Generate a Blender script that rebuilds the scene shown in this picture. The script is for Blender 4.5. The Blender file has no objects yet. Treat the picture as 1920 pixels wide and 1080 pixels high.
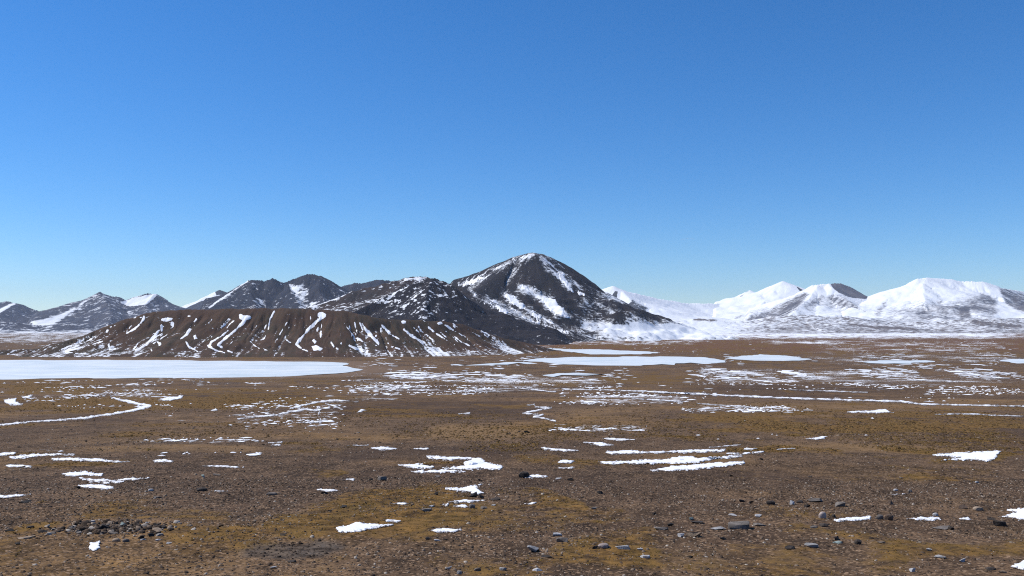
import bpy, bmesh, math, random
import numpy as np
from mathutils import Vector, Euler

# ------------------------------------------------------------------ camera, sky, sun, exposure
scene = bpy.context.scene
col = scene.collection
F = 1663.0            # focal length in photograph pixels (1920 wide)
HOR = 612.0           # photograph row of the level horizon
CAMZ = 45.0           # camera height above the plain

cam_data = bpy.data.cameras.new('camera')
cam = bpy.data.objects.new('camera', cam_data)
col.objects.link(cam)
cam.location = (0, 0, CAMZ)
cam.rotation_euler = (math.pi / 2, 0, 0)
cam_data.sensor_width = 36.0
cam_data.lens = 36.0 * F / 1920.0
cam_data.shift_y = (HOR - 540.0) / 1920.0
cam_data.clip_start = 0.1
cam_data.clip_end = 80000.0
scene.camera = cam

SUN_EL = math.radians(49.0)
SUN_LEFT = math.radians(78.0)       # sun stands this far to the left of the view direction
sun_dir = Vector((-math.sin(SUN_LEFT) * math.cos(SUN_EL), math.cos(SUN_LEFT) * math.cos(SUN_EL), math.sin(SUN_EL)))

world = bpy.data.worlds.new('World')
scene.world = world
world.use_nodes = True
wn = world.node_tree.nodes
wl = world.node_tree.links
wn.clear()
sky = wn.new('ShaderNodeTexSky')
sky.sky_type = 'NISHITA'
sky.sun_disc = False
sky.sun_elevation = SUN_EL
sky.sun_rotation = -SUN_LEFT
sky.altitude = 2400.0
sky.air_density = 1.2
sky.dust_density = 0.2
sky.ozone_density = 9.0
hsv = wn.new('ShaderNodeHueSaturation')
hsv.inputs['Hue'].default_value = 0.502
hsv.inputs['Saturation'].default_value = 1.17
bg = wn.new('ShaderNodeBackground')
bg.inputs['Strength'].default_value = 0.137
wo = wn.new('ShaderNodeOutputWorld')
wl.new(sky.outputs[0], hsv.inputs['Color'])
wl.new(hsv.outputs[0], bg.inputs['Color'])
wl.new(bg.outputs[0], wo.inputs['Surface'])

sun_data = bpy.data.lights.new('sun', 'SUN')
sun_data.energy = 5.0
sun_data.angle = math.radians(0.53)
sun_data.color = (1.0, 0.955, 0.89)
sun = bpy.data.objects.new('sun', sun_data)
col.objects.link(sun)
sun.rotation_euler = sun_dir.to_track_quat('Z', 'Y').to_euler()
sun.location = (-200, 200, 400)

scene.view_settings.view_transform = 'Standard'
scene.view_settings.look = 'None'
scene.view_settings.exposure = 0.0
scene.view_settings.gamma = 1.0
scene.view_settings.use_curve_mapping = False
scene.cycles.volume_bounces = 0
scene.cycles.max_bounces = 5
scene.cycles.diffuse_bounces = 2
scene.cycles.filter_width = 1.1
scene.cycles.use_denoising = False

# ------------------------------------------------------------------ noise and shapes (numpy)
def _hash(ix, iy, seed):
    with np.errstate(over='ignore'):
        h = (ix.astype(np.int64) * 374761393 + iy.astype(np.int64) * 668265263 + seed * 974711) & 0xFFFFFFFF
        h = ((h ^ (h >> 13)) * 1274126177) & 0xFFFFFFFF
        h = (h ^ (h >> 16)) & 0xFFFFFFFF
    return h.astype(np.float64) / 4294967295.0

def vnoise(x, y, seed=0):
    x = np.asarray(x, float); y = np.asarray(y, float)
    x, y = np.broadcast_arrays(x, y)
    ix = np.floor(x); iy = np.floor(y)
    fx = x - ix; fy = y - iy
    fx = fx * fx * fx * (fx * (fx * 6 - 15) + 10); fy = fy * fy * fy * (fy * (fy * 6 - 15) + 10)
    a = _hash(ix, iy, seed); b = _hash(ix + 1, iy, seed)
    c = _hash(ix, iy + 1, seed); d = _hash(ix + 1, iy + 1, seed)
    return (a + (b - a) * fx + (c - a) * fy + (a - b - c + d) * fx * fy) * 2 - 1

def fbm(x, y, seed=0, octaves=4, gain=0.5, lac=2.03):
    s = 0.0; a = 1.0; n = 0.0
    for o in range(octaves):
        s = s + a * vnoise(x + 17.3 * o, y - 9.1 * o, seed + 31 * o)
        n += a; a *= gain; x = x * lac; y = y * lac
    return s / n

def sstep(a, b, v):
    t = np.clip((v - a) / (b - a), 0, 1)
    return t * t * (3 - 2 * t)

def sdf_poly(px, py, pts):
    """signed distance in pixels, positive inside"""
    pts = np.asarray(pts, float)
    d2 = np.full(px.shape, 1e18); inside = np.zeros(px.shape, bool)
    n = len(pts)
    for i in range(n):
        ax, ay = pts[i]; bx, by = pts[(i + 1) % n]
        ex, ey = bx - ax, by - ay
        t = np.clip(((px - ax) * ex + (py - ay) * ey) / (ex * ex + ey * ey + 1e-9), 0, 1)
        d2 = np.minimum(d2, (px - ax - t * ex) ** 2 + (py - ay - t * ey) ** 2)
        if ay != by:
            c = ((ay > py) != (by > py)) & (px < ex * (py - ay) / (by - ay) + ax)
            inside ^= c
    d = np.sqrt(d2)
    return np.where(inside, d, -d)

def sdf_line(px, py, pts, hw):
    pts = np.asarray(pts, float)
    hw = np.broadcast_to(np.asarray(hw, float), (len(pts),))
    best = np.full(px.shape, -1e9)
    for i in range(len(pts) - 1):
        ax, ay = pts[i]; bx, by = pts[i + 1]
        ex, ey = bx - ax, by - ay
        t = np.clip(((px - ax) * ex + (py - ay) * ey) / (ex * ex + ey * ey + 1e-9), 0, 1)
        d = np.sqrt((px - ax - t * ex) ** 2 + (py - ay - t * ey) ** 2)
        best = np.maximum(best, hw[i] * (1 - t) + hw[i + 1] * t - d)
    return best

def sdf_shape(px, py, shp):
    if shp[0] == 'L':
        return sdf_line(px, py, shp[1], shp[2])
    return sdf_poly(px, py, shp[1])

# ------------------------------------------------------------------ mesh and object helpers
def mesh_np(name, verts, faces, attrs=None, smooth=True):
    verts = np.ascontiguousarray(verts, np.float32).reshape(-1, 3)
    faces = np.ascontiguousarray(faces, np.int32)
    k = faces.shape[1]
    me = bpy.data.meshes.new(name)
    me.vertices.add(len(verts)); me.vertices.foreach_set('co', verts.ravel())
    me.loops.add(faces.size); me.loops.foreach_set('vertex_index', faces.ravel())
    me.polygons.add(len(faces))
    me.polygons.foreach_set('loop_start', np.arange(0, faces.size, k, dtype=np.int32))
    me.polygons.foreach_set('loop_total', np.full(len(faces), k, np.int32))
    me.update(calc_edges=True)
    if smooth:
        me.polygons.foreach_set('use_smooth', np.ones(len(faces), bool))
    for an, av in (attrs or {}).items():
        at = me.attributes.new(an, 'FLOAT', 'POINT')
        at.data.foreach_set('value', np.ascontiguousarray(av, np.float32).ravel())
    me.validate()
    return me

def put(name, me, mat, parent=None, label=None, category=None, group=None, kind=None):
    o = bpy.data.objects.new(name, me)
    col.objects.link(o)
    if mat is not None and not me.materials:
        me.materials.append(mat)
    if parent is not None:
        o.parent = parent
    for k, v in (('label', label), ('category', category), ('group', group), ('kind', kind)):
        if v:
            o[k] = v
    return o

def grid_faces(nr, nc, wrap=False):
    r = np.arange(nr - 1)[:, None]
    c = np.arange(nc if wrap else nc - 1)[None, :]
    c1 = (c + 1) % nc
    return np.stack([r * nc + c, r * nc + c1, (r + 1) * nc + c1, (r + 1) * nc + c], -1).reshape(-1, 4)

def clip_grid(P, f, off, nr, nc, extra=None):
    """the part of a grid surface where f > 0, cut along the zero line; off lifts inner vertices"""
    q = grid_faces(nr, nc)
    fq = f[q]
    q = q[(fq > 0).any(1)]
    if len(q) == 0:
        return None
    tri = np.concatenate([q[:, [0, 1, 2]], q[:, [0, 2, 3]]])
    ins = f[tri] > 0
    cnt = ins.sum(1)
    keys = []; out = []
    N = len(f)
    def edge(a, b):
        lo = np.minimum(a, b).astype(np.int64); hi = np.maximum(a, b).astype(np.int64)
        return lo * N + hi + N          # > N marks an edge vertex
    t3 = tri[cnt == 3].astype(np.int64)
    out.append(t3)
    m = cnt == 1; t = tri[m]; k = ins[m].argmax(1); r = np.arange(len(t))
    a, b, c = t[r, k], t[r, (k + 1) % 3], t[r, (k + 2) % 3]
    out.append(np.stack([a.astype(np.int64), edge(a, b), edge(a, c)], 1))
    m = cnt == 2; t = tri[m]; k = (~ins[m]).argmax(1); r = np.arange(len(t))
    a, b, c = t[r, k], t[r, (k + 1) % 3], t[r, (k + 2) % 3]
    ab, ac = edge(a, b), edge(a, c)
    out.append(np.stack([ab, b.astype(np.int64), c.astype(np.int64)], 1))
    out.append(np.stack([ab, c.astype(np.int64), ac], 1))
    T = np.concatenate(out)
    uk, inv = np.unique(T, return_inverse=True)
    inv = inv.reshape(-1, 3)
    V = np.zeros((len(uk), 3))
    pv = uk < N
    V[pv] = P[uk[pv]]; V[pv, 2] += off[uk[pv]]
    e = uk[~pv] - N
    lo = e // N; hi = e % N
    t = (f[lo] / (f[lo] - f[hi]))[:, None]
    V[~pv] = P[lo] * (1 - t) + P[hi] * t
    if extra is not None:
        E = np.zeros(len(uk)); E[pv] = extra[uk[pv]]
        return V, inv, E
    return V, inv

# ------------------------------------------------------------------ node helpers
class NT:
    def __init__(self, name):
        self.m = bpy.data.materials.new(name); self.m.use_nodes = True
        self.t = self.m.node_tree; self.t.nodes.clear()
        self.out = self.t.nodes.new('ShaderNodeOutputMaterial')
    def n(self, typ, **kw):
        nd = self.t.nodes.new(typ)
        for k, v in kw.items():
            setattr(nd, k, v)
        return nd
    def link(self, a, b):
        self.t.links.new(a, b)
    def setin(self, nd, i, v):
        if hasattr(v, 'is_output'):
            self.link(v, nd.inputs[i])
        else:
            nd.inputs[i].default_value = v
    def math(self, op, a, b=0.0, clamp=False):
        nd = self.n('ShaderNodeMath', operation=op, use_clamp=clamp)
        self.setin(nd, 0, a); self.setin(nd, 1, b)
        return nd.outputs[0]
    def attr(self, name):
        return self.n('ShaderNodeAttribute', attribute_name=name).outputs['Fac']
    def pos(self):
        return self.n('ShaderNodeNewGeometry').outputs['Position']
    def vmul(self, v, s):
        nd = self.n('ShaderNodeVectorMath', operation='MULTIPLY')
        self.setin(nd, 0, v); nd.inputs[1].default_value = s
        return nd.outputs[0]
    def comb(self, x, y, z=0.0):
        nd = self.n('ShaderNodeCombineXYZ')
        self.setin(nd, 0, x); self.setin(nd, 1, y); self.setin(nd, 2, z)
        return nd.outputs[0]
    def noise(self, v, scale, detail=4.0, rough=0.55, dist=0.0):
        nd = self.n('ShaderNodeTexNoise')
        self.setin(nd, 'Vector', v)
        nd.inputs['Scale'].default_value = scale; nd.inputs['Detail'].default_value = detail
        nd.inputs['Roughness'].default_value = rough; nd.inputs['Distortion'].default_value = dist
        return nd.outputs['Fac']
    def voro(self, v, scale, out='Color'):
        nd = self.n('ShaderNodeTexVoronoi')
        self.setin(nd, 'Vector', v); nd.inputs['Scale'].default_value = scale
        return nd.outputs[out]
    def rng(self, v, a, b, c=0.0, d=1.0, smooth=True):
        nd = self.n('ShaderNodeMapRange', interpolation_type='SMOOTHSTEP' if smooth else 'LINEAR')
        self.setin(nd, 0, v)
        for i, x in enumerate((a, b, c, d)):
            self.setin(nd, i + 1, x)
        return nd.outputs[0]
    def mix(self, f, a, b, blend='MIX'):
        nd = self.n('ShaderNodeMix', data_type='RGBA', blend_type=blend)
        self.setin(nd, 0, f)
        for i, x in ((6, a), (7, b)):
            if isinstance(x, tuple):
                x = (*x, 1.0) if len(x) == 3 else x
            self.setin(nd, i, x)
        return nd.outputs[2]
    def ramp(self, v, stops):
        nd = self.n('ShaderNodeValToRGB')
        self.setin(nd, 0, v)
        el = nd.color_ramp.elements
        while len(el) < len(stops):
            el.new(0.5)
        for e, (p, c) in zip(el, stops):
            e.position = p; e.color = (*c, 1.0)
        return nd.outputs[0]
    def bump(self, h, strength, dist):
        nd = self.n('ShaderNodeBump')
        nd.inputs['Strength'].default_value = strength; nd.inputs['Distance'].default_value = dist
        self.link(h, nd.inputs['Height'])
        return nd.outputs[0]
    def finish(self, color, rough=0.95, normal=None, spec=0.15, sss=None):
        b = self.n('ShaderNodeBsdfPrincipled')
        self.setin(b, 'Base Color', color if not isinstance(color, tuple) else (*color, 1.0))
        self.setin(b, 'Roughness', rough)
        b.inputs['Specular IOR Level'].default_value = spec
        if normal is not None:
            self.link(normal, b.inputs['Normal'])
        self.link(b.outputs[0], self.out.inputs['Surface'])
        return self.m

SNOW = (0.84, 0.86, 0.89)

# ------------------------------------------------------------------ ground: an alluvial slope running down to a flat plain
_Dy = np.array([0, 8, 16, 22, 32, 45, 75, 130, 250, 450, 700, 770, 1000, 30000.])
_Dd = np.array([1.7, 3.2, 4.5, 4.88, 5.55, 6.45, 8.5, 11.7, 18.5, 29.2, 42.2, 45, 45, 45])
_ly = np.linspace(0, np.log(30001), 1500)
_yy = np.exp(_ly) - 1
_dd = np.interp(_yy, _Dy, _Dd)
_k = np.hanning(41); _k /= _k.sum()
_dd = np.convolve(np.pad(_dd, 20, mode='edge'), _k, 'valid')
_dd[_yy > 900] = 45.0
def drop(y):
    return np.interp(np.log1p(np.maximum(y, 0)), _ly, _dd)

def moss_field(x, y):
    n = fbm(x / 4.0, y / 6.0, 13, 4, .6) * 0.8 + fbm(x / 9.0, y / 14.0, 11, 4) * 0.6 + fbm(x / 60.0, y / 70.0, 12, 3) * 0.8
    return n

MOSS_BOXES = [  # photograph boxes where yellow-olive turf grows: x0, x1, y0, y1, amount
    (560, 1230, 930, 985, .55), (480, 760, 955, 1010, .6), (150, 420, 945, 975, .8), (0, 130, 975, 986, .7),
    (290, 470, 985, 1025, .6), (0, 60, 938, 948, .7), (980, 1240, 990, 1040, .5), (760, 1010, 1020, 1062, .45),
    (950, 1110, 928, 950, .9), (1480, 1640, 1005, 1025, .35), (1620, 1900, 1015, 1050, .55), (1730, 1920, 848, 868, .9),
    (1640, 1920, 870, 895, .5), (760, 960, 878, 892, .9), (0, 500, 850, 872, .8), (300, 640, 835, 866, .5),
    (200, 640, 800, 835, .35), (640, 1000, 815, 842, .6), (900, 1120, 790, 835, .7), (1040, 1460, 800, 822, .6),
    (1280, 1920, 770, 825, .45), (1350, 1480, 832, 850, .7), (0, 190, 712, 745, .85), (100, 640, 720, 770, .35),
    (640, 1000, 755, 790, .4), (1080, 1400, 865, 880, .6), (960, 1130, 862, 888, .5), (1480, 1800, 838, 852, .6),
    (640, 1920, 640, 668, .3), (840, 1300, 700, 720, .4), (470, 520, 905, 925, .5), (540, 650, 895, 915, .4),
]
def boxes(px, py, lst):
    v = np.zeros(px.shape)
    for x0, x1, y0, y1, a in lst:
        sx = max(12, (x1 - x0) * .16); sy = max(2.0, (y1 - y0) * .28)
        w = sstep(x0 - sx, x0 + sx, px) * (1 - sstep(x1 - sx, x1 + sx, px)) * sstep(y0 - sy, y0 + sy, py) * (1 - sstep(y1 - sy, y1 + sy, py))
        v = np.maximum(v, a * w)
    return v

def smooth_px(x, y):
    """photograph pixel of a point on the unbroken slope"""
    ys = np.maximum(y, 1.0)
    return 960 + F * x / ys, HOR + F * drop(y) / ys

def moss(x, y):
    px, py = smooth_px(x, y)
    warp = fbm(x / 5.0, y / 7.0, 71, 3)
    w2 = fbm(x / 1.8, y / 2.2, 73, 3)
    k = np.clip((py - HOR) / 350, .15, 1.2)
    b = boxes(px + k * (110 * warp + 30 * w2), py + k * (26 * vnoise(x / 3.1, y / 4.0, 74) + 9 * w2), MOSS_BOXES)
    b = np.where(y > 0, b, .3)
    n = moss_field(x, y)
    return np.clip(sstep(-.45, .75, 1.1 * n + 1.15 * b - .45 + .25 * sstep(60, 130, y)), 0, 1)

def relief(x, y):
    r = 0.035 * fbm(x / 1.7, y / 1.7, 1, 3) * (1 - sstep(60, 120, y))
    r = r + 0.10 * fbm(x / 7.0, y / 9.0, 2, 3) * (1 - sstep(150, 300, y))
    r = r + 0.30 * sstep(18, 70, y) * fbm(x / 45.0, y / 30.0, 3, 3)
    r = r + 0.9 * sstep(90, 260, y) * (1 - sstep(560, 740, y)) * fbm(x / 150.0, y / 60.0, 4, 3)
    r = r + 0.30 * sstep(700, 900, y) * fbm(x / 160.0, y / 160.0, 5, 3)
    r = r * (1 - .75 * np.exp(-(((x + 8.9) / 4.5) ** 2 + ((y - 21.2) / 2.5) ** 2)))
    # rubble mound at the left and a low bank at the right
    r = r + 0.13 * np.exp(-(((x + 9.6) / 2.2) ** 2 + ((y - 21.6) / .75) ** 2))
    r = r + 0.05 * moss(x, y) * (1 - sstep(70, 130, y)) * (1 + .6 * vnoise(x * 2.1, y * 2.1, 9))
    return r

LAKES = {
 'frozen_lake': ('broad frozen lake, white ice below the brown hill', [
     (-420, 676), (0, 675), (200, 674.5), (330, 675.5), (480, 677.5), (600, 678.5), (652, 680), (654, 683), (647, 686), (660, 689), (683, 692.5), (660, 697),
     (633, 700.5), (560, 704), (500, 706), (420, 707.5), (333, 708.5), (150, 708.8), (67, 709.5), (0, 712.5), (-60, 714), (-420, 714)]),
 'frozen_pond': ('largest frozen pond on the plain, in front of the dark peak', [
     (985, 676), (1020, 671.5), (1100, 669), (1200, 668), (1290, 668), (1345, 672), (1362, 678), (1330, 681), (1280, 684), (1150, 685), (1060, 683), (1000, 679)]),
 'frozen_pond.001': ('thin frozen pond just behind the largest pond', [
     (1027, 652), (1060, 654.5), (1120, 655), (1195, 658), (1240, 661.5), (1180, 664.5), (1100, 664), (1050, 657)]),
 'frozen_pond.002': ('narrow frozen channel running off the near side of the largest pond', [
     (842, 683.5), (880, 681), (940, 679.5), (990, 679), (1000, 681.5), (950, 684), (880, 685)]),
 'frozen_pond.003': ('ragged frozen pond touching the far end of the largest pond', [
     (1365, 671.5), (1400, 667), (1430, 665), (1475, 667), (1520, 673), (1490, 676), (1420, 676), (1385, 675)]),
 'frozen_pond.004': ('small oval frozen pond alone in front of the others', [
     (1016, 702.5), (1050, 700), (1100, 699.5), (1137, 702), (1110, 706), (1050, 707)]),
 'frozen_pond.005': ('long narrow frozen pond below the flat-topped snow mountain', [
     (1615, 679), (1660, 676), (1740, 675), (1748, 677.5), (1700, 681.5), (1640, 682)]),
 'frozen_pond.006': ('frozen pond cut by the edge of the photo', [
     (1878, 676), (1900, 673.5), (1990, 673), (2050, 676), (1990, 680), (1900, 680.5)]),
}
def lake_world(pts):
    out = []
    for px, py in pts:
        y = CAMZ * F / (py - HOR); out.append(((px - 960) / F * y, y))
    return np.array(out)

_lakeW = {k: lake_world(v[1]) for k, v in LAKES.items()}
def gz(x, y):
    x = np.asarray(x, float); y = np.asarray(y, float)
    z = CAMZ - drop(y) + relief(x, y)
    m = (y > 720) & (y < 2200) & (np.abs(x) < 1600)
    if m.any():
        xm, ym, zm = x[m], y[m], z[m]
        for w in _lakeW.values():
            bb = (xm > w[:, 0].min() - 60) & (xm < w[:, 0].max() + 60) & (ym > w[:, 1].min() - 60) & (ym < w[:, 1].max() + 60)
            if bb.any():
                d = sdf_poly(xm[bb], ym[bb], w)
                zz = zm[bb]
                flat = sstep(-50, -5, d)
                zz = zz * (1 - flat) + flat * (0.25 - .8 * sstep(-10, 4, d))
                zm[bb] = zz
        z = z.copy(); z[m] = zm
    return z

def px_to_ground(px, py, it=9):
    px = np.asarray(px, float); py = np.asarray(py, float)
    s = (py - HOR) / F
    ratio = _dd[1:] / _yy[1:]
    y = np.interp(-s, -ratio, _yy[1:])
    tx = (px - 960) / F
    for _ in range(it):
        g = (CAMZ - gz(tx * y, y)) - s * y
        dD = (drop(y * 1.01) - drop(y * .99)) / (.02 * y)
        y = np.clip(y - .8 * g / (dD - s - 1e-4), 4, 9000)
    return tx * y, y

FROST_BOXES = [
    (80, 340, 714, 762, .40), (0, 200, 740, 760, .25), (280, 650, 704, 735, .33), (430, 660, 745, 800, .50), (300, 480, 772, 800, .35),
    (640, 1000, 692, 745, .52), (640, 760, 738, 752, .5), (850, 1150, 700, 735, .60), (1050, 1320, 738, 758, .6), (700, 1400, 640, 700, .34),
    (1280, 1920, 688, 722, .58), (1330, 1700, 716, 732, .42), (1740, 1920, 722, 742, .45), (1020, 1240, 800, 812, .5), (1500, 1920, 632, 690, .52),
    (0, 150, 838, 856, .45), (230, 480, 822, 832, .5), (270, 520, 850, 858, .4), (1280, 1500, 762, 774, .45), (1280, 1700, 788, 830, .16),
    (1020, 1960, 600, 637, .95), (980, 1340, 628, 648, .62), (640, 1010, 640, 664, .5), (1420, 1620, 637, 646, .66), (1200, 1460, 620, 634, .7), (-100, 270, 600, 648, .68), (580, 1060, 636, 664, .62),
    (1600, 1920, 640, 652, .6), (660, 760, 675, 704, .42), (1550, 1920, 660, 684, .55), (0, 600, 664, 672, .35),
]
def frost(x, y):
    px, py = smooth_px(x, y)
    w = fbm(x / 40.0, y / 90.0, 55, 3)
    b = boxes(px + 30 * w, py + 4 * w * np.minimum(1, (py - HOR) / 60), FROST_BOXES)
    base = .13 * sstep(60, 200, y) * (1 - sstep(3000, 5000, y))
    b = np.maximum(b, base)
    b = np.where((y > 5000), np.maximum(b, .75), b)
    b = b * (1 + .55 * fbm(x / 25.0, y / 60.0, 56, 3))
    return np.where(y > 0, b, .1)

TONE_BOXES = [(640, 980, 748, 786, -.8), (350, 620, 736, 766, -.8), (1280, 1720, 712, 748, -.6), (640, 1010, 842, 872, -.7), (640, 1000, 700, 745, -.3), (0, 330, 772, 812, -.5),
    (1180, 1560, 880, 935, -.5), (960, 1300, 888, 928, -.4), (0, 420, 900, 945, -.4), (1740, 1920, 806, 842, -.6), (0, 400, 1030, 1080, -.3), (330, 640, 870, 910, -.3)]
LIGHT_BOXES = [(815, 1020, 800, 828, .9), (1040, 1300, 762, 798, .5), (1460, 1830, 836, 852, .8), (180, 500, 838, 852, .7), (1280, 1920, 744, 772, .5), (1180, 1460, 846, 880, .6), (560, 760, 800, 840, .4),
    (1040, 1560, 985, 1080, .28), (1560, 1920, 985, 1080, .2), (0, 640, 800, 836, .35)]
def tone(x, y):
    px, py = smooth_px(x, y)
    w = fbm(x / (6 + np.abs(y) * .12), y / (10 + np.abs(y) * .25), 171, 4)
    k = np.clip((py - HOR) / 250, .15, 1.2)
    qx, qy = px + 90 * w, py + 12 * k * w
    t = boxes(qx, qy, LIGHT_BOXES) - boxes(qx, qy, [(a, b, c, d, -e) for a, b, c, d, e in TONE_BOXES])
    return np.where(y > 2, t, 0)

def build_ground():
    th = np.radians(np.concatenate([np.linspace(-180, -60, 26)[:-1], np.linspace(-60, -34, 20)[:-1], np.linspace(-34, 34, 620), np.linspace(34, 60, 20)[1:], np.linspace(60, 180, 26)[1:-1]]))
    rows = np.concatenate([np.linspace(1500, 1092, 40), np.linspace(1090, 634, 330), ])
    ratio = _dd[1:] / _yy[1:]
    r1 = np.interp(-(rows - HOR) / F, -ratio, _yy[1:])
    r = np.concatenate([np.linspace(.3, r1[0], 12)[:-1], r1, np.geomspace(r1[-1], 15500, 56)[1:]])
    R, T = np.meshgrid(r, th, indexing='ij')
    x = R * np.sin(T); y = R * np.cos(T)
    z = gz(x.ravel(), y.ravel())
    P = np.stack([x.ravel(), y.ravel(), z], 1)
    f = grid_faces(len(r), len(th), True)[:, ::-1]
    at = {'moss': moss(x.ravel(), y.ravel()), 'frost': frost(x.ravel(), y.ravel())}
    pxs, pys = smooth_px(x.ravel(), y.ravel())
    dk = sdf_poly(pxs, pys, [(470, 1030), (520, 1020), (600, 1018), (655, 1024), (640, 1034), (600, 1048), (540, 1052), (480, 1050), (430, 1040)])
    at['slate'] = sstep(-6, 5, dk + 6 * fbm(x.ravel() * 2, y.ravel() * 2, 5, 2)) * (y.ravel() > 5)
    at['tone'] = tone(x.ravel(), y.ravel())
    at['far'] = sstep(1250, 1900, y.ravel()) * sstep(-900, 200, x.ravel())
    shore = np.zeros(len(P))
    xr, yr = x.ravel(), y.ravel()
    w = _lakeW['frozen_lake']
    m = (yr > 650) & (yr < 1700) & (xr < 300)
    d = sdf_poly(xr[m], yr[m], w)
    shore[m] = sstep(-70, -15, d + 12 * fbm(xr[m] / 60, yr[m] / 60, 8, 3))
    at['shore'] = shore
    me = mesh_np('ground', P, f, at)
    g = NT('stony_tundra')
    p = g.pos()
    big = g.noise(p, 0.028, 5, .6)
    med = g.noise(p, 0.22, 5, .6)
    fine = g.noise(p, 2.3, 6, .7)
    mic = g.noise(p, 16.0, 4, .65)
    base = g.mix(g.rng(big, .38, .62), (.056, .037, .025), (.112, .073, .042))
    base = g.mix(g.math('MULTIPLY', g.rng(med, .40, .68), .8), base, (.070, .047, .031))
    base = g.mix(g.math('MULTIPLY', g.rng(g.noise(p, .055, 5, .65), .50, .66), .7), base, (.150, .090, .034))
    base = g.mix(g.math('MULTIPLY', g.rng(g.noise(g.vmul(p, (.009, .018, .01)), 1.0, 5, .65), .50, .64), .6), base, (.042, .028, .019))
    hum = g.noise(g.vmul(p, (.75, .35, .75)), 1.0, 6, .72)
    hm = g.rng(hum, .36, .64, .55, 1.38)
    base = g.mix(1.0, base, g.comb(hm, hm, hm), 'MULTIPLY')
    cell = g.voro(p, 19.0)
    cellv = g.n('ShaderNodeSeparateColor'); g.link(cell, cellv.inputs[0])
    base = g.mix(g.rng(cellv.outputs[0], .78, .97), base, (.20, .14, .095))
    base = g.mix(g.rng(cellv.outputs[1], .72, .95), base, (.026, .018, .013))
    tn = g.math('ADD', g.attr('tone'), g.math('MULTIPLY', g.math('SUBTRACT', med, .5), 1.2))
    base = g.mix(g.rng(tn, .15, .95, 0.0, .7), base, (.155, .100, .050))
    base = g.mix(g.rng(tn, -.95, -.15, .75, 0.0), base, (.040, .027, .020))
    base = g.mix(g.math('MULTIPLY', g.attr('far'), .6), base, g.mix(big, (.080, .038, .018), (.125, .062, .028)))
    turf = g.mix(g.rng(fine, .35, .68), (.056, .034, .012), (.155, .090, .028))
    turf = g.mix(g.math('MULTIPLY', g.rng(hum, .42, .62), .7), turf, (.088, .056, .017))
    mo = g.attr('moss')
    mf = g.rng(g.math('ADD', mo, g.math('ADD', g.math('MULTIPLY', g.math('SUBTRACT', fine, .5), 1.4), g.math('MULTIPLY', g.math('SUBTRACT', hum, .5), 1.2))), .32, 1.0)
    base = g.mix(g.math('MULTIPLY', mf, .9), base, turf)
    base = g.mix(g.math('MULTIPLY', g.attr('slate'), .7), base, g.mix(g.rng(fine, .3, .7), (.024, .021, .020), (.085, .075, .068)))
    base = g.mix(g.math('MULTIPLY', g.attr('shore'), .85), base, g.mix(med, (.10, .070, .050), (.145, .105, .078)))
    dark = g.rng(g.math('MULTIPLY', fine, g.math('ADD', .6, mic)), .25, .60, .42, 1.45)
    base = g.mix(1.0, base, (1.10, 1.03, .92), 'MULTIPLY')
    base = g.mix(1.0, base, g.comb(dark, dark, dark), 'MULTIPLY')
    # thin snow caught between stones and tufts
    n1 = g.noise(p, .55, 5, .72)
    n2 = g.noise(p, .075, 4, .6)
    n3 = g.noise(p, .012, 3, .6)
    nn = g.math('ADD', g.math('MULTIPLY', n1, .5), g.math('ADD', g.math('MULTIPLY', n2, .3), g.math('MULTIPLY', n3, .2)))
    fr = g.attr('frost')
    th_ = g.math('SUBTRACT', .685, g.math('MULTIPLY', fr, .26))
    sn = g.rng(nn, th_, g.math('ADD', th_, .035))
    base = g.mix(sn, base, SNOW)
    h = g.math('ADD', g.math('MULTIPLY', fine, .6), g.math('MULTIPLY', mic, .25))
    mat = g.finish(base, .96, g.bump(h, .9, .09), .08)
    put('ground', me, mat, kind='structure', label='stony brown tundra plain sloping down to the lake', category='ground')

build_ground()

# ------------------------------------------------------------------ frozen lake and ponds
def ice_material(name, c1, c2):
    g = NT(name)
    p = g.pos()
    a = g.noise(g.vmul(p, (.02, .05, .02)), 1.0, 5, .6)
    b = g.noise(p, .25, 4, .6)
    c = g.mix(g.rng(a, .35, .68), c1, c2)
    d = g.noise(g.vmul(p, (.006, .012, .01)), 1.0, 6, .68, .6)
    c = g.mix(g.math('MULTIPLY', g.rng(d, .48, .68), .6), c, (.45, .53, .56))
    crack = g.n('ShaderNodeTexVoronoi', feature='DISTANCE_TO_EDGE'); g.link(g.vmul(p, (.012, .006, .01)), crack.inputs['Vector'])
    c = g.mix(g.math('MULTIPLY', g.rng(crack.outputs['Distance'], .0, .03, 1.0, 0.0), .4), c, (.50, .60, .66))
    c = g.mix(g.math('MULTIPLY', g.rng(b, .5, .75), .35), c, (.84, .87, .9))
    return g.finish(c, .55, None, .25)
M_ICE = ice_material('lake_ice', (.57, .625, .64), (.71, .74, .745))

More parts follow.
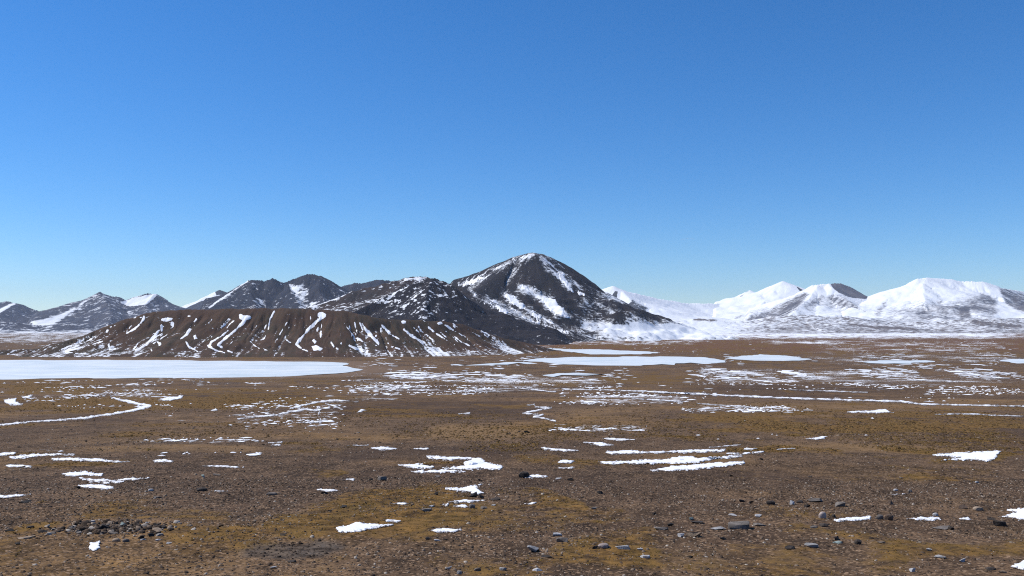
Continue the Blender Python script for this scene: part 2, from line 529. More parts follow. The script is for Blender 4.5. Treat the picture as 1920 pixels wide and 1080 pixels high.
def build_lake(name, pts, label):
    w = lake_world(pts)
    # densify the shore and let it wander a little
    q = []
    for i in range(len(w)):
        a, b = w[i], w[(i + 1) % len(w)]
        n = max(2, int(np.linalg.norm(b - a) / 14))
        for t in np.arange(n) / n:
            q.append(a + (b - a) * t)
    q = np.array(q)
    k_ = .4 if name == 'frozen_lake' else 1.0
    q = q + k_ * np.stack([18 * fbm(q[:, 0] / 45, q[:, 1] / 60, 41, 3), 75 * fbm(q[:, 0] / 30, q[:, 1] / 90, 42, 4, .6)], 1)
    bm = bmesh.new()
    top = [bm.verts.new((a, b, .0)) for a, b in q]
    f = bm.faces.new(top)
    if f.normal.z < 0:
        f.normal_flip()
    bmesh.ops.triangulate(bm, faces=[f])
    bm.normal_update()
    me = bpy.data.meshes.new(name)
    bm.to_mesh(me); bm.free()
    o = put(name.split('.')[0], me, M_ICE, kind='structure', label=label, category='frozen lake' if name == 'frozen_lake' else 'frozen pond')
    return o
for k, (lab, pts) in LAKES.items():
    build_lake(k, pts, lab)

# ------------------------------------------------------------------ hills and mountains
def rock_snow_material(name, cols, streak=1.0, speck=0.05, snow_col=(.77, .79, .815), amp=.55, sharp=.10, rockscale=1.0):
    """bare scree whose snow cover follows the 'snow' attribute, broken up along the fall line"""
    g = NT(name)
    p = g.pos()
    uv = g.comb(g.attr('su'), g.attr('sv'))
    s1 = g.noise(uv, 1.0, 5, .62, .3)
    s2 = g.noise(p, speck, 5, .68)
    s3 = g.noise(p, speck * .12, 4, .6)
    c = g.mix(g.rng(g.noise(p, .006 * rockscale, 4, .6), .36, .64), cols[0], cols[1])
    c = g.mix(g.math('MULTIPLY', g.rng(s1, .40, .66), .65), c, cols[2])
    c = g.mix(g.math('MULTIPLY', g.rng(s2, .45, .75), .5), c, cols[3])
    n = g.math('ADD', g.math('MULTIPLY', s1, .45 * streak), g.math('ADD', g.math('MULTIPLY', s2, 1 - .45 * streak - .15), g.math('MULTIPLY', s3, .15)))
    v = g.math('ADD', g.attr('snow'), g.math('MULTIPLY', g.math('SUBTRACT', n, .5), amp * 4))
    f = g.rng(v, .5 - sharp, .5 + sharp)
    c = g.mix(f, c, snow_col)
    h = g.math('ADD', s2, g.math('MULTIPLY', s1, .5))
    return g.finish(c, .93, g.bump(h, .55, .12 / speck), .06)

def to_world(px, py, d):
    return np.array([(px - 960) / F * d, d, CAMZ + (HOR - py) / F * d])

def resample(pts, step):
    out = []
    for a, b in zip(pts[:-1], pts[1:]):
        n = max(1, int(np.linalg.norm(b - a) / step))
        for t in np.arange(n) / n:
            out.append(a + (b - a) * t)
    out.append(pts[-1])
    return np.array(out)

def mountain_surface(ridges, x0, x1, d0, d1, nc, nr, lam, gully, rough, seed, kdrop=1.15, base=-6.0, warp=.22, gfun=None, fade_x=True, crest=0.0):
    """ridges: list of (points (px, py, depth), slope at the crest)"""
    px = np.linspace(x0, x1, nc); dep = np.linspace(d0, d1, nr)
    PX, Y = np.meshgrid(px, dep)
    X = (PX - 960) / F * Y
    X = X.ravel(); Y = Y.ravel()
    best = np.full(X.shape, -1e9); su = np.zeros(X.shape); sv = np.zeros(X.shape); hh = np.ones(X.shape)
    wn_ = 1 + warp * fbm(X / (lam * 3.0), Y / (lam * 3.0), seed, 4)
    arc0 = 0.0
    for pts, s0 in ridges:
        W = resample(np.array([to_world(*q) for q in pts]), lam * .22)
        jit = fbm(np.arange(len(W)) * .35, 0 * np.arange(len(W)) + seed, seed + 3, 3)
        W[:, 2] += jit * rough * .5
        W[:, 1] += lam * .5 * fbm(np.arange(len(W)) * .12, 0 * np.arange(len(W)) + seed, seed + 4, 3)
        arc = arc0 + np.concatenate([[0], np.cumsum(np.linalg.norm(np.diff(W, axis=0), axis=1))])
        for i in range(len(W)):
            dx = X - W[i, 0]; dy = Y - W[i, 1]
            dist = np.sqrt(dx * dx + dy * dy)
            dist = np.sqrt(dist * dist + crest * crest) - crest
            h = max(W[i, 2], 8.0); A = kdrop * h
            z = h - A * (1 - np.exp(-dist * wn_ * s0 / A))
            m = z > best
            if m.any():
                best[m] = z[m]; su[m] = arc[i] + 1.2 * lam * np.arctan2(dx[m], -dy[m]); sv[m] = dist[m]; hh[m] = h
        arc0 = arc[-1] + lam * 7
    frac = np.clip(best / hh, 0, 1)
    env = sstep(0, lam * 2.2, sv) * sstep(.0, .22, frac)
    wob = fbm(X / (lam * 4), Y / (lam * 4), seed + 5, 3)
    g1 = 1 - np.abs(vnoise(su / lam + wob * 1.2, sv / (lam * 9), seed + 6))
    g2 = 1 - np.abs(vnoise(su / (lam * .43) + wob * 2, sv / (lam * 6), seed + 7))
    if gfun is not None:
        g1, su, sv = gfun(X, Y, best)
    z = best - env * gully * (g1 ** 2 * .75 + g2 ** 2 * .3)
    z = z + rough * (.06 + .94 * frac) * fbm(X / (lam * 1.1), Y / (lam * 1.1), seed + 8, 5, .55)
    z = np.where(z < 1.5, 1.5 - (1.5 - z) * 1.0, z)
    ex = np.minimum(PX.ravel() - x0, x1 - PX.ravel()) / (x1 - x0); ey = np.minimum(Y - d0, (d1 - Y)) / (d1 - d0)
    edge = (1 - sstep(0, .10, ex)) if fade_x else 0 * ex
    edge = np.maximum(edge, 1 - sstep(0, .10, ey))
    z = z * (1 - edge) - 7.0 * edge
    z = np.maximum(z, base)
    P = np.stack([X, Y, z], 1)
    ppx = 960 + F * X / Y; ppy = HOR - F * (z - CAMZ) / Y
    return P, ppx, ppy, su, sv, g1, frac, nr, nc

def paint(ppx, ppy, base, marks, seed, wob=4.0, wscale=30.0):
    qx = ppx + wob * fbm(ppx / wscale, ppy / wscale * 1.6, seed, 4)
    qy = ppy + wob * .6 * fbm(ppx / wscale + 50, ppy / wscale * 1.6, seed + 1, 4)
    v = np.broadcast_to(np.asarray(base, float), ppx.shape).copy()
    for shp, val, soft in marks:
        w = sstep(-soft, soft, sdf_shape(qx, qy, shp))
        v = v * (1 - w) + val * w
    return v

def add_mountain(name, label, mat, marks, base_snow, surf, su_s, sv_s, seed, wob=4.0, cat='mountain', streaks=None, streak_off=1.0, streak_noise=2.2, streak_name='snow_streak', shrink=0.0):
    P, ppx, ppy, su, sv, g1, frac, nr, nc = surf
    b = base_snow(ppx, ppy, frac, g1) if callable(base_snow) else np.full(len(P), base_snow)
    sn = paint(ppx, ppy, b, marks, seed, wob)
    q = grid_faces(nr, nc)
    keep = (P[q][:, :, 2] > -5.5).any(1)
    q = q[keep]
    used = np.unique(q); idx = np.full(len(P), -1); idx[used] = np.arange(len(used))
    me = mesh_np(name, P[used], idx[q], {'snow': sn[used], 'su': (su / su_s)[used], 'sv': (sv / sv_s)[used]})
    o = put(name, me, mat, kind='structure', label=label, category=cat)
    for shp in streaks or []:
        f = np.full(len(P), -1e9)
        for s in (shp if isinstance(shp, list) else [shp]):
            f = np.maximum(f, sdf_shape(ppx, ppy, s))
        f = f - shrink + streak_noise * (.7 * fbm(ppx / 4.0, ppy / 4.5, seed + 77, 3, .65) + 1.0 * fbm(su / su_s * .8, sv / sv_s * 2.2, seed + 79, 3, .6) + .6 * fbm(ppx / 15.0, ppy / 13.0, seed + 78, 2) - .2)
        r = clip_grid(P, f, np.clip(f, 0, 1.5) / 1.5 * streak_off, nr, nc)
        if r is None:
            continue
        V, T = r
        put(streak_name, mesh_np(streak_name, V, T), M_SNOW_FAR, parent=o)
    return o

def snow_material(name, scale=3.0, rim=False):
    g = NT(name)
    p = g.pos()
    n = g.noise(p, scale, 5, .65)
    m = g.noise(p, scale * .2, 4, .6)
    c = g.mix(g.math('MULTIPLY', g.rng(n, .45, .8), .35), (.86, .87, .89), (.66, .645, .625))
    c = g.mix(g.math('MULTIPLY', g.rng(m, .5, .75), .35), c, (.60, .57, .53))
    if rim:   # thin melting edge: soil and grit show through
        f = g.rng(g.math('ADD', g.attr('core'), g.math('MULTIPLY', g.math('SUBTRACT', g.noise(p, scale * 1.6, 5, .72), .5), 1.9)), .02, .42)
        c = g.mix(f, (.085, .058, .038), c)
    return g.finish(c, .7, g.bump(n, .8, .12 / scale), .15)
M_SNOW_FAR = snow_material('old_snow_far', .15)
M_SNOW = snow_material('old_snow', 3.5, True)
M_SNOW_THIN = snow_material('thin_snow', 3.5)

# ---- the brown hill behind the lake
HZ = 1500
hill_ridge = [(-40, 669, 1400), (0, 667, 1420), (60, 656, 1440), (100, 646, 1455), (150, 632, 1470), (200, 613, 1490), (240, 599, 1500), (270, 589, 1510), (300, 584, 1520), (340, 581, 1520),
              (400, 580, 1515), (480, 579, 1510), (560, 578, 1510), (600, 580, 1505), (640, 583, 1500), (670, 588, 1500), (720, 598, 1510), (770, 600, 1530), (830, 602, 1560), (865, 608, 1580),
              (900, 621, 1590), (950, 636, 1600), (1000, 646, 1610), (1040, 651, 1620)]
def hill_gully(X, Y, Z):
    px = 960 + F * X / Y; py = HOR - F * (Z - CAMZ) / Y
    t = np.clip((py - 582) / 84.0, -.1, 1.1)
    u = (px - 620) / (1 + .55 * t)
    n = vnoise(u / 23.0 + .5 * vnoise(u / 60.0, t, 303), t * 1.3, 301) * .85 + .2 * vnoise(u / 9.0, t * 2.2, 302)
    return 1 - np.abs(n), u * .9, t * 90
hs = mountain_surface([(hill_ridge, .78)], -110, 1110, 1270, 1740, 800, 116, 16.0, 7.5, 2.0, 21, kdrop=1.16, gfun=hill_gully, warp=.22, crest=12.0)
M_HILL = rock_snow_material('brown_scree_hill', [(.072, .046, .034), (.060, .050, .036), (.105, .062, .040), (.052, .038, .032)], streak=.8, speck=.16, amp=.46, sharp=.06, rockscale=2.0)
HILL_STREAKS = [
 [('P', [(447, 588), (456, 591), (469, 591), (471, 597), (462, 601), (450, 598)]), ('L', [(460, 598), (455, 606), (446, 615), (430, 629), (416, 640), (409, 647), (421, 655), (436, 661)], [4, 3.5, 3, 2.6, 2.4, 2.8, 2, 1.0])],
 ('L', [(428, 620), (415, 630), (397, 641), (391, 649), (404, 656), (421, 661)], [1.2, 1.5, 2.4, 3.0, 2.2, 1.0]),
 [('L', [(270, 594), (268, 601), (252, 617), (236, 626)], [3.5, 3, 2.6, 1.4]), ('L', [(252, 605), (238, 620)], [1.6, 1.0])],
 ('P', [(300, 598), (312, 595), (326, 596), (322, 601), (310, 603), (302, 603)]),
 ('P', [(319, 602), (327, 603), (326, 613), (319, 611)]),
 ('L', [(303, 609), (304, 616), (303, 622)], [2, 2.6, 1.6]),
 [('L', [(296, 622), (287, 634), (274, 646), (262, 654), (249, 657)], [2.4, 3, 2.8, 3.4, 2.4]), ('L', [(259, 644), (251, 655)], [1.3, 2]), ('L', [(264, 655), (280, 665)], [1.8, 1.6]), ('L', [(281, 650), (286, 661)], [1.6, 1.4])],
 ('P', [(293, 640), (301, 640), (304, 648), (298, 649)]),
 ('L', [(353, 593), (360, 591), (371, 589)], [1.8, 1.6, 1.0]),
 ('L', [(368, 599), (362, 606), (357, 612), (366, 611)], [2.2, 1.8, 2, 1.2]),
 ('L', [(356, 617), (350, 627), (337, 636), (342, 632)], [3, 4, 2.4, 2]),
 ('L', [(346, 637), (354, 650), (372, 660)], [1.6, 1.8, 1.0]),
 ('P', [(362, 629), (367, 628), (370, 635), (364, 636)]),
 ('L', [(204, 645), (206, 655), (217, 654)], [2.2, 2.0, 1.0]),
 ('L', [(152, 652), (128, 657), (124, 660), (140, 662), (162, 663)], [.9, 1.3, 2, 1.5, .8]),
 ('L', [(165, 648), (182, 643), (201, 638)], [1.0, 1.9, 1.2]),
 ('L', [(205, 614), (235, 604), (266, 595)], [.8, .9, 1.3]),
 ('P', [(197, 618), (204, 617), (202, 624), (198, 624)]),
 ('L', [(514, 584), (506, 598), (503, 618), (495, 635), (488, 637)], [1.6, 1.4, 1.4, 1.8, 1.0]),
 [('P', [(595, 585), (604, 584), (612, 588), (612, 596), (602, 598), (594, 594)]), ('L', [(604, 596), (593, 604), (580, 616), (566, 632), (556, 646), (566, 654), (577, 659)], [4.4, 3.6, 3.4, 3.4, 3.6, 2.4, 1.4])],
 ('L', [(601, 606), (597, 614), (595, 620)], [1.6, 2, 1.6]),
 ('L', [(576, 607), (568, 617)], [.9, .8]),
 ('P', [(584, 649), (596, 647), (606, 653), (603, 659), (588, 657)]),
 ('L', [(494, 654), (504, 658), (518, 658)], [1.8, 1.4, 1.2]),
 ('L', [(535, 630), (537, 638), (545, 642)], [1.2, 2, 1.6]),
 ('L', [(641, 600), (654, 618), (664, 631), (680, 640)], [1.2, 1.6, 1.6, 1.0]),
 [('L', [(679, 607), (693, 627), (706, 640), (711, 648)], [1.6, 3.6, 4, 2]), ('L', [(694, 640), (706, 648), (722, 653)], [2, 1.6, 1.0])],
 ('L', [(717, 611), (734, 628), (760, 642)], [1.8, 2.6, 1.2]),
 ('L', [(720, 637), (735, 650), (750, 655)], [1.4, 1.8, 1.2]),
 ('P', [(752, 602), (761, 602), (760, 606), (754, 606)]),
 ('L', [(758, 618), (772, 630), (797, 643)], [2.6, 2.8, 1.2]),
 ('L', [(782, 607), (790, 620), (802, 630), (826, 650)], [1.0, 1.4, 1.5, 1.0]),
 ('L', [(803, 613), (818, 625), (842, 641)], [2.2, 2.4, 1.4]),
 ('P', [(819, 605), (829, 603), (831, 608), (822, 611)]),
 ('L', [(834, 609), (848, 618), (866, 628)], [2, 1.7, 1.4]),
 ('L', [(848, 628), (864, 640), (880, 648)], [1.2, 1.5, 1.0]),
 ('P', [(585, 638), (589, 634), (594, 640), (590, 646)]),
 ('L', [(620, 640), (626, 650), (634, 655)], [1, 2.2, 1.4]),
 ('L', [(655, 648), (668, 654), (690, 657)], [1.4, 2.2, 1.2]),
 ('L', [(470, 640), (478, 648), (490, 656)], [1.0, 1.4, .8]),
 ('L', [(437, 640), (428, 648)], [1.2, 1.4]),
]
_r = np.random.RandomState(90)
_u = np.linspace(-560, 330, 1800)
_n = vnoise(_u / 23.0 + .5 * vnoise(_u / 60.0, 0 * _u + .6, 303), 0 * _u + .8, 301)
_z = _u[:-1][(_n[:-1] * _n[1:]) < 0]
for _q in list(_z) + list(_z + 4) + list(_r.uniform(-450, 300, 26)):
    t0 = _r.uniform(.1, .6); t1 = min(1.0, t0 + _r.uniform(.15, .5))
    tt = np.linspace(t0, t1, 6)
    cx_ = np.cumsum(_r.normal(0, .9, 6))
    HILL_STREAKS.append(('L', [(620 + (_q + c_) * (1 + .55 * t_), 582 + 84 * t_) for t_, c_ in zip(tt, cx_)], list(_r.uniform(.3, 1.1, 6))))
HILL_STREAKS = [[(q[0], q[1], [h * .85 for h in q[2]]) if q[0] == 'L' else q for q in (e if isinstance(e, list) else [e])] for e in HILL_STREAKS]
def hill_base(px, py, frac, g1):
    v = .25 + .04 * sstep(640, 668, py) + .06 * sstep(620, 680, px) * sstep(610, 650, py)
    v = v + .14 * (1 - sstep(0, 230, px)) + .07 * sstep(645, 660, py) * sstep(480, 700, px)
    return v + .16 * sstep(.78, .97, g1) * sstep(588, 640, py)
add_mountain('hill', 'low brown hill with snow-filled gullies behind the frozen lake', M_HILL, [], hill_base, hs, 5.0, 26.0, 33, cat='hill',
             streaks=HILL_STREAKS, streak_off=.5, streak_noise=1.9)

# ---- the dark peak in the middle
peak_sil = [(838, 527, 3650), (870, 519, 3620), (900, 510, 3600), (930, 498, 3580), (955, 488, 3560), (970, 481.5, 3550), (985, 476, 3550), (1000, 473, 3550), (1012, 475, 3550), (1026, 482, 3560),
            (1046, 491, 3570), (1070, 507, 3580), (1100, 528, 3600), (1125, 547, 3620), (1150, 565, 3640), (1175, 582, 3650), (1200, 597, 3660), (1235, 612, 3680), (1270, 622, 3700)]
pk = mountain_surface([(peak_sil, 1.02),
                       ([(960, 487, 3550), (940, 506, 3440), (925, 524, 3350), (905, 540, 3260), (870, 552, 3150)], .9),
                       ([(1000, 476, 3540), (990, 512, 3420), (1000, 550, 3260), (1040, 590, 3100), (1080, 615, 2950)], .8),
                       ([(870, 545, 3150), (910, 566, 3020), (960, 592, 2900), (1010, 614, 2780), (1060, 628, 2700)], .55),
                       ([(930, 548, 3280), (960, 570, 3160), (1000, 594, 3020), (1060, 618, 2880)], .55)],
                      790, 1420, 2050, 4150, 430, 240, 46.0, 12.0, 4.5, 51, kdrop=1.5, crest=45.0)
M_PEAK = rock_snow_material('dark_peak_scree', [(.036, .031, .033), (.025, .025, .029), (.044, .037, .036), (.019, .019, .022)], streak=.95, speck=.08, amp=.46, sharp=.11)
PEAK_SNOW = [
 ('P', [(860, 533), (885, 523), (917, 515), (914, 520), (896, 531), (875, 537)]),
 ('P', [(922, 505), (945, 494), (965, 484), (963, 491), (940, 503), (928, 507)]),
 ('P', [(964, 483), (985, 477), (1002, 474), (1000, 478), (988, 481), (972, 487)]),
 ('P', [(1018, 493), (1030, 505), (1055, 511), (1070, 530), (1077, 550), (1066, 549), (1052, 532), (1043, 521), (1024, 508)]),
 ('P', [(1080, 533), (1092, 546), (1103, 560), (1112, 572), (1096, 566), (1086, 550)]),
 ('P', [(970, 531), (992, 539), (1017, 549), (1042, 561), (1064, 586), (1080, 602), (1046, 596), (1022, 576), (1010, 558), (982, 546)]),
 ('P', [(940, 544), (962, 556), (990, 575), (1016, 591), (1048, 612), (1020, 601), (990, 588), (962, 574), (944, 557)]),
 ('L', [(880, 544), (896, 557), (935, 578), (970, 590), (1015, 610), (1070, 626)], [2, 2.5, 3, 2.6, 2.6, 2]),
 ('L', [(945, 588), (995, 614), (1034, 630)], [1.4, 2.0, 2.2]),
 ('L', [(944, 602), (986, 626)], [1.2, 1.6]),
 ('L', [(911, 557), (955, 575), (996, 600)], [1.6, 2.2, 1.4]),
 ('L', [(1012, 484), (1020, 488), (1038, 499)], [1.2, 1.6, 1.2]),
]
def peak_base(px, py, frac, g1):
    v = .27 + .12 * sstep(.75, .98, g1)
    v = v + .22 * sstep(594, 616, py) * sstep(1050, 1170, px) + .10 * sstep(600, 625, py) * sstep(940, 1060, px) - .10 * sstep(618, 636, py)
    v = v + .05 * sstep(1060, 1110, px) * sstep(500, 560, py) + .10 * (1 - sstep(478, 505, py)) * (px > 990)
    return v
add_mountain('mountain', 'dark rounded peak with snow streaks, tallest of the mountains', M_PEAK,
             [(s, .58, 9) for s in PEAK_SNOW], peak_base, pk, 11.0, 170.0, 61, wob=3.5, streaks=PEAK_SNOW, streak_off=2.0, streak_noise=7.5, streak_name='snowfield', shrink=1.6)

# ---- black crag in front of it, and the brown ridge behind the crag
cr = mountain_surface([([(640, 592, 2550), (665, 584, 2580), (690, 570, 2610), (720, 555, 2640), (760, 537, 2660), (795, 523, 2670), (815, 520, 2670), (835, 528, 2660), (855, 540, 2640),
                         (875, 560, 2600), (890, 580, 2560), (905, 597, 2500), (935, 618, 2440), (975, 636, 2400), (1020, 646, 2380)], .82),
                       ([(812, 521, 2670), (800, 545, 2560), (795, 575, 2450), (800, 600, 2380)], .70)],
                      580, 1090, 1800, 3100, 370, 180, 34.0, 8.0, 5.0, 81, kdrop=1.22)
M_CRAG = rock_snow_material('black_crag', [(.022, .021, .026), (.030, .027, .030), (.016, .016, .020), (.046, .036, .034)], streak=.35, speck=.055, amp=.52, sharp=.05)
def crag_base(px, py, frac, g1):
    return .33 + .10 * np.exp(-(((px - 790) / 70) ** 2 + ((py - 560) / 25) ** 2)) + .08 * sstep(620, 645, py) - .10 * sstep(850, 900, px)
add_mountain('mountain', 'black crag flecked with snow just behind the brown hill', M_CRAG,
             [(('L', [(700, 568), (745, 548), (790, 526)], [2, 2, 2]), .55, 3), (('P', [(812, 552), (845, 545), (838, 556), (820, 560)]), .5, 5)], crag_base, cr, 22.0, 90.0, 91)

br = mountain_surface([([(545, 586, 3300), (565, 578, 3320), (600, 570, 3350), (640, 554, 3380), (660, 545, 3400), (700, 536, 3420), (740, 525.5, 3430), (770, 519, 3440), (788, 517, 3440), (805, 520, 3440),
                         (830, 527, 3460), (860, 540, 3480), (890, 560, 3480)], .60),
                       ([(770, 519, 3440), (740, 545, 3250), (700, 568, 3080), (660, 588, 2950)], .5)],
                      520, 940, 2600, 3900, 330, 150, 40.0, 7.0, 5.0, 101, kdrop=1.12)
M_BRIDGE = rock_snow_material('brown_ridge_scree', [(.050, .037, .033), (.040, .035, .034), (.066, .047, .040), (.030, .027, .028)], streak=.4, speck=.045, amp=.5, sharp=.06)
def ridge_base(px, py, frac, g1):
    return .29 + .10 * (1 - sstep(525, 560, py)) * (px < 800) + .14 * sstep(560, 580, py)
add_mountain('mountain', 'brown ridge dusted with snow between the twin peaks and the tallest peak', M_BRIDGE,
             [(('L', [(566, 577), (600, 570), (640, 555), (660, 546)], [3.5, 2.5, 2, 1.5]), .75, 2.5), (('L', [(640, 577), (700, 566), (745, 548)], [3, 3.5, 2]), .46, 4), (('L', [(760, 523), (800, 521)], [2, 2]), .62, 3)],
             ridge_base, br, 26.0, 120.0, 111)

# ---- dark twin peaks to the left of the middle
tw = mountain_surface([([(370, 592, 6000), (390, 578, 6000), (420, 556, 6000), (440, 544, 6000), (466, 525, 6000), (472, 523, 6000), (490, 524.5, 6020), (498, 527, 6030), (511, 521, 6040), (522, 526, 6060),
                         (534, 529, 6100), (555, 521, 6130), (577, 513, 6150), (595, 515, 6150), (611, 520.5, 6150), (630, 531, 6150), (645, 540, 6160), (690, 566, 6200)], .82),
                       ([(534, 529, 6100), (545, 545, 5900), (556, 562, 5700), (565, 580, 5520)], .60),
                       ([(472, 523, 6000), (470, 550, 5780), (480, 580, 5500)], .62),
                       ([(600, 516, 6150), (598, 545, 5900), (612, 570, 5600)], .62)],
                      350, 720, 4800, 6700, 330, 150, 70.0, 13.0, 7.0, 131)
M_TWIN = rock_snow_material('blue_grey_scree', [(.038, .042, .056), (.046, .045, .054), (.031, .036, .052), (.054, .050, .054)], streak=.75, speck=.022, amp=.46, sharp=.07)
def twin_base(px, py, frac, g1):
    return .33 + .05 * sstep(.8, 1, g1) + .05 * sstep(540, 575, py)
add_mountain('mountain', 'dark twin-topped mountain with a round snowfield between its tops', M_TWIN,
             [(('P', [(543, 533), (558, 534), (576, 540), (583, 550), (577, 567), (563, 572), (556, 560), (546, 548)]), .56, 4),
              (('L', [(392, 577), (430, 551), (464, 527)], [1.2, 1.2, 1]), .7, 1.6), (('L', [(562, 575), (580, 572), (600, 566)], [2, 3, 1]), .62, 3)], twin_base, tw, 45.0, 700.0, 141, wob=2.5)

dk = mountain_surface([([(620, 552, 7200), (640, 537, 7200), (666, 530, 7200), (680, 531, 7200), (695, 526, 7200), (714, 523.5, 7200), (735, 526, 7250), (770, 530, 7300), (820, 545, 7300)], .7)],
                      600, 840, 6300, 7900, 150, 70, 70.0, 10.0, 6.0, 151)
add_mountain('mountain', 'far dark ridge peeping over the brown ridge', M_TWIN, [], .27, dk, 45.0, 300.0, 161)

# ---- small white peak behind the twin
wp = mountain_surface([([(300, 592, 12000), (330, 579, 12000), (350, 569, 12000), (380, 558.5, 12000), (402, 547, 12000), (413, 543, 12000), (428, 549, 12000), (450, 562, 12000), (480, 580, 12000)], .7),
                       ([(404, 546, 12000), (404, 565, 11600), (410, 585, 11200)], .62)],
                      280, 520, 10600, 13200, 150, 80, 120.0, 14.0, 8.0, 171)
M_WHITE = rock_snow_material('snow_mountain', [(.060, .060, .068), (.048, .050, .060), (.080, .076, .078), (.038, .040, .048)], streak=.7, speck=.014, amp=.42, sharp=.12)
add_mountain('mountain', 'small white cone half hidden behind the dark twin-topped mountain', M_WHITE,
             [(('P', [(403, 545), (413, 541), (432, 549), (424, 552), (405, 554)]), .05, 1.5), (('P', [(345, 579), (376, 565), (398, 557), (409, 563), (400, 590), (340, 590)]), .12, 2)], .95, wp, 80.0, 700.0, 181, wob=1.5)

# ---- blue mountains at the left
lb = mountain_surface([([(75, 600, 8200), (98, 592, 8200), (125, 582, 8200), (160, 563, 8150), (187, 547.5, 8100), (205, 553.5, 8120), (222, 556, 8150), (233, 561, 8200), (250, 557.5, 8200), (277, 550, 8200),
                         (291, 551, 8200), (311, 561, 8200), (338, 579, 8200), (380, 600, 8200)], .62),
                       ([(187, 548, 8100), (200, 566, 7800), (210, 590, 7350), (200, 612, 6900)], .5),
                       ([(290, 551, 8200), (272, 572, 7900), (290, 596, 7500)], .5),
                       ([(150, 570, 8100), (120, 590, 7800), (90, 608, 7450)], .4)],
                      30, 430, 6200, 9000, 330, 130, 90.0, 17.0, 8.0, 191)
M_BLUE = rock_snow_material('haze_blue_scree', [(.068, .074, .098), (.080, .080, .096), (.054, .062, .088), (.094, .092, .10)], streak=.75, speck=.018, amp=.44, sharp=.09)  # distance haze is partly put into these bluer rock colours
def left_base(px, py, frac, g1):
    return .38 + .08 * sstep(605, 630, py) + .06 * sstep(.8, 1, g1)
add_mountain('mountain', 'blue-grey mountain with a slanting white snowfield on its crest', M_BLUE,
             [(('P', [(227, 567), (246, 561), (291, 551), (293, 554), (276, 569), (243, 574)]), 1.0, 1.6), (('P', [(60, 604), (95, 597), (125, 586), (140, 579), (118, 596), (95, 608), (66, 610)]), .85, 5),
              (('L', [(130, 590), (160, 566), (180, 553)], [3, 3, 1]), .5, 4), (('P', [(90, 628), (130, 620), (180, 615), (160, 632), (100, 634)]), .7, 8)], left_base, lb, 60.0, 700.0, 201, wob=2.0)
la = mountain_surface([([(-140, 575, 9200), (-70, 562, 9200), (-30, 558, 9200), (0, 564.5, 9200), (9, 563.5, 9200), (30, 568, 9150), (62, 580, 9100), (95, 589, 9100), (130, 604, 9100)], .62),
                       ([(30, 568, 9150), (10, 582, 8800), (-20, 600, 8300)], .45)],
                      -160, 170, 7000, 10000, 200, 90, 100.0, 16.0, 9.0, 211)
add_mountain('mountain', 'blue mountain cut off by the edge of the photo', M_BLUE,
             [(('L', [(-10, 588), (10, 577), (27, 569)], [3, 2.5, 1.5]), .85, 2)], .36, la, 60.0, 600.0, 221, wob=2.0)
lf = mountain_surface([([(-160, 606, 6400), (-60, 601, 6400), (0, 602, 6400), (40, 604, 6450), (80, 611, 6500), (130, 606, 6500), (170, 612, 6500), (240, 622, 6500)], .35)],
                      -170, 300, 5300, 7000, 240, 70, 80.0, 8.0, 9.0, 231)
add_mountain('hill', 'low snow-dusted foothill at the edge of the photo, below the blue mountains', M_BLUE, [], lambda px, py, fr, g: .40 + .30 * sstep(615, 632, py), lf, 40.0, 200.0, 241, cat='hill')

# ---- snow mountains at the right
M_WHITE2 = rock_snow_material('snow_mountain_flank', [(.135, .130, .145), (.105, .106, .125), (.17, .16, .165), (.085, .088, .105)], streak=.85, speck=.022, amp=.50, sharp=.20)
ri = mountain_surface([([(1080, 570, 10000), (1120, 548, 10000), (1135, 539.5, 10000), (1148, 535, 10000), (1160, 540, 10000), (1175, 545.5, 10050), (1190, 549, 10100), (1215, 554.5, 10300), (1240, 560.5, 10500), (1280, 567, 10800),
                         (1320, 568.5, 11000), (1345, 568.5, 11200), (1370, 566, 11300), (1420, 572, 11300)], .52),
                       ([(1160, 541, 10000), (1180, 560, 9500), (1200, 580, 9000)], .5)],
                      1060, 1480, 7600, 12200, 300, 120, 130.0, 15.0, 6.0, 251)
add_mountain('mountain', 'white snow saddle beside the tallest peak, rocks showing below its top', M_WHITE,
             [(('P', [(1146, 556), (1152, 545), (1158, 546), (1157, 560), (1150, 568)]), .1, 2.5), (('P', [(1172, 574), (1186, 560), (1194, 566), (1216, 577), (1212, 584), (1185, 583)]), .38, 4),
              (('L', [(1160, 540), (1200, 550), (1280, 566)], [.7, .7, .5]), .2, 1.2)], .98, ri, 90.0, 900.0, 261, wob=2.0)
rj = mountain_surface([([(1340, 580, 11600), (1365, 566, 11600), (1385, 553, 11600), (1405, 543.5, 11600), (1416, 549, 11600), (1440, 539.5, 11500), (1467, 527, 11500), (1490, 537, 11500), (1506, 544, 11500), (1540, 556, 11500), (1600, 580, 11500)], .58),
                       ([(1467, 527, 11500), (1440, 556, 11000), (1420, 578, 10400)], .42)],
                      1310, 1640, 9000, 12600, 240, 110, 130.0, 10.0, 7.0, 271)
add_mountain('mountain', 'bright white pyramid peak with a lower point on its shoulder', M_WHITE,
             [(('L', [(1388, 556), (1403, 546)], [1, 1.6]), .42, 2), (('P', [(1491, 537), (1507, 545), (1500, 547)]), .1, 1.2), (('L', [(1380, 595), (1440, 585), (1450, 575)], [4, 3, 2]), .55, 5)], 1.0, rj, 90.0, 900.0, 281, wob=2.0)
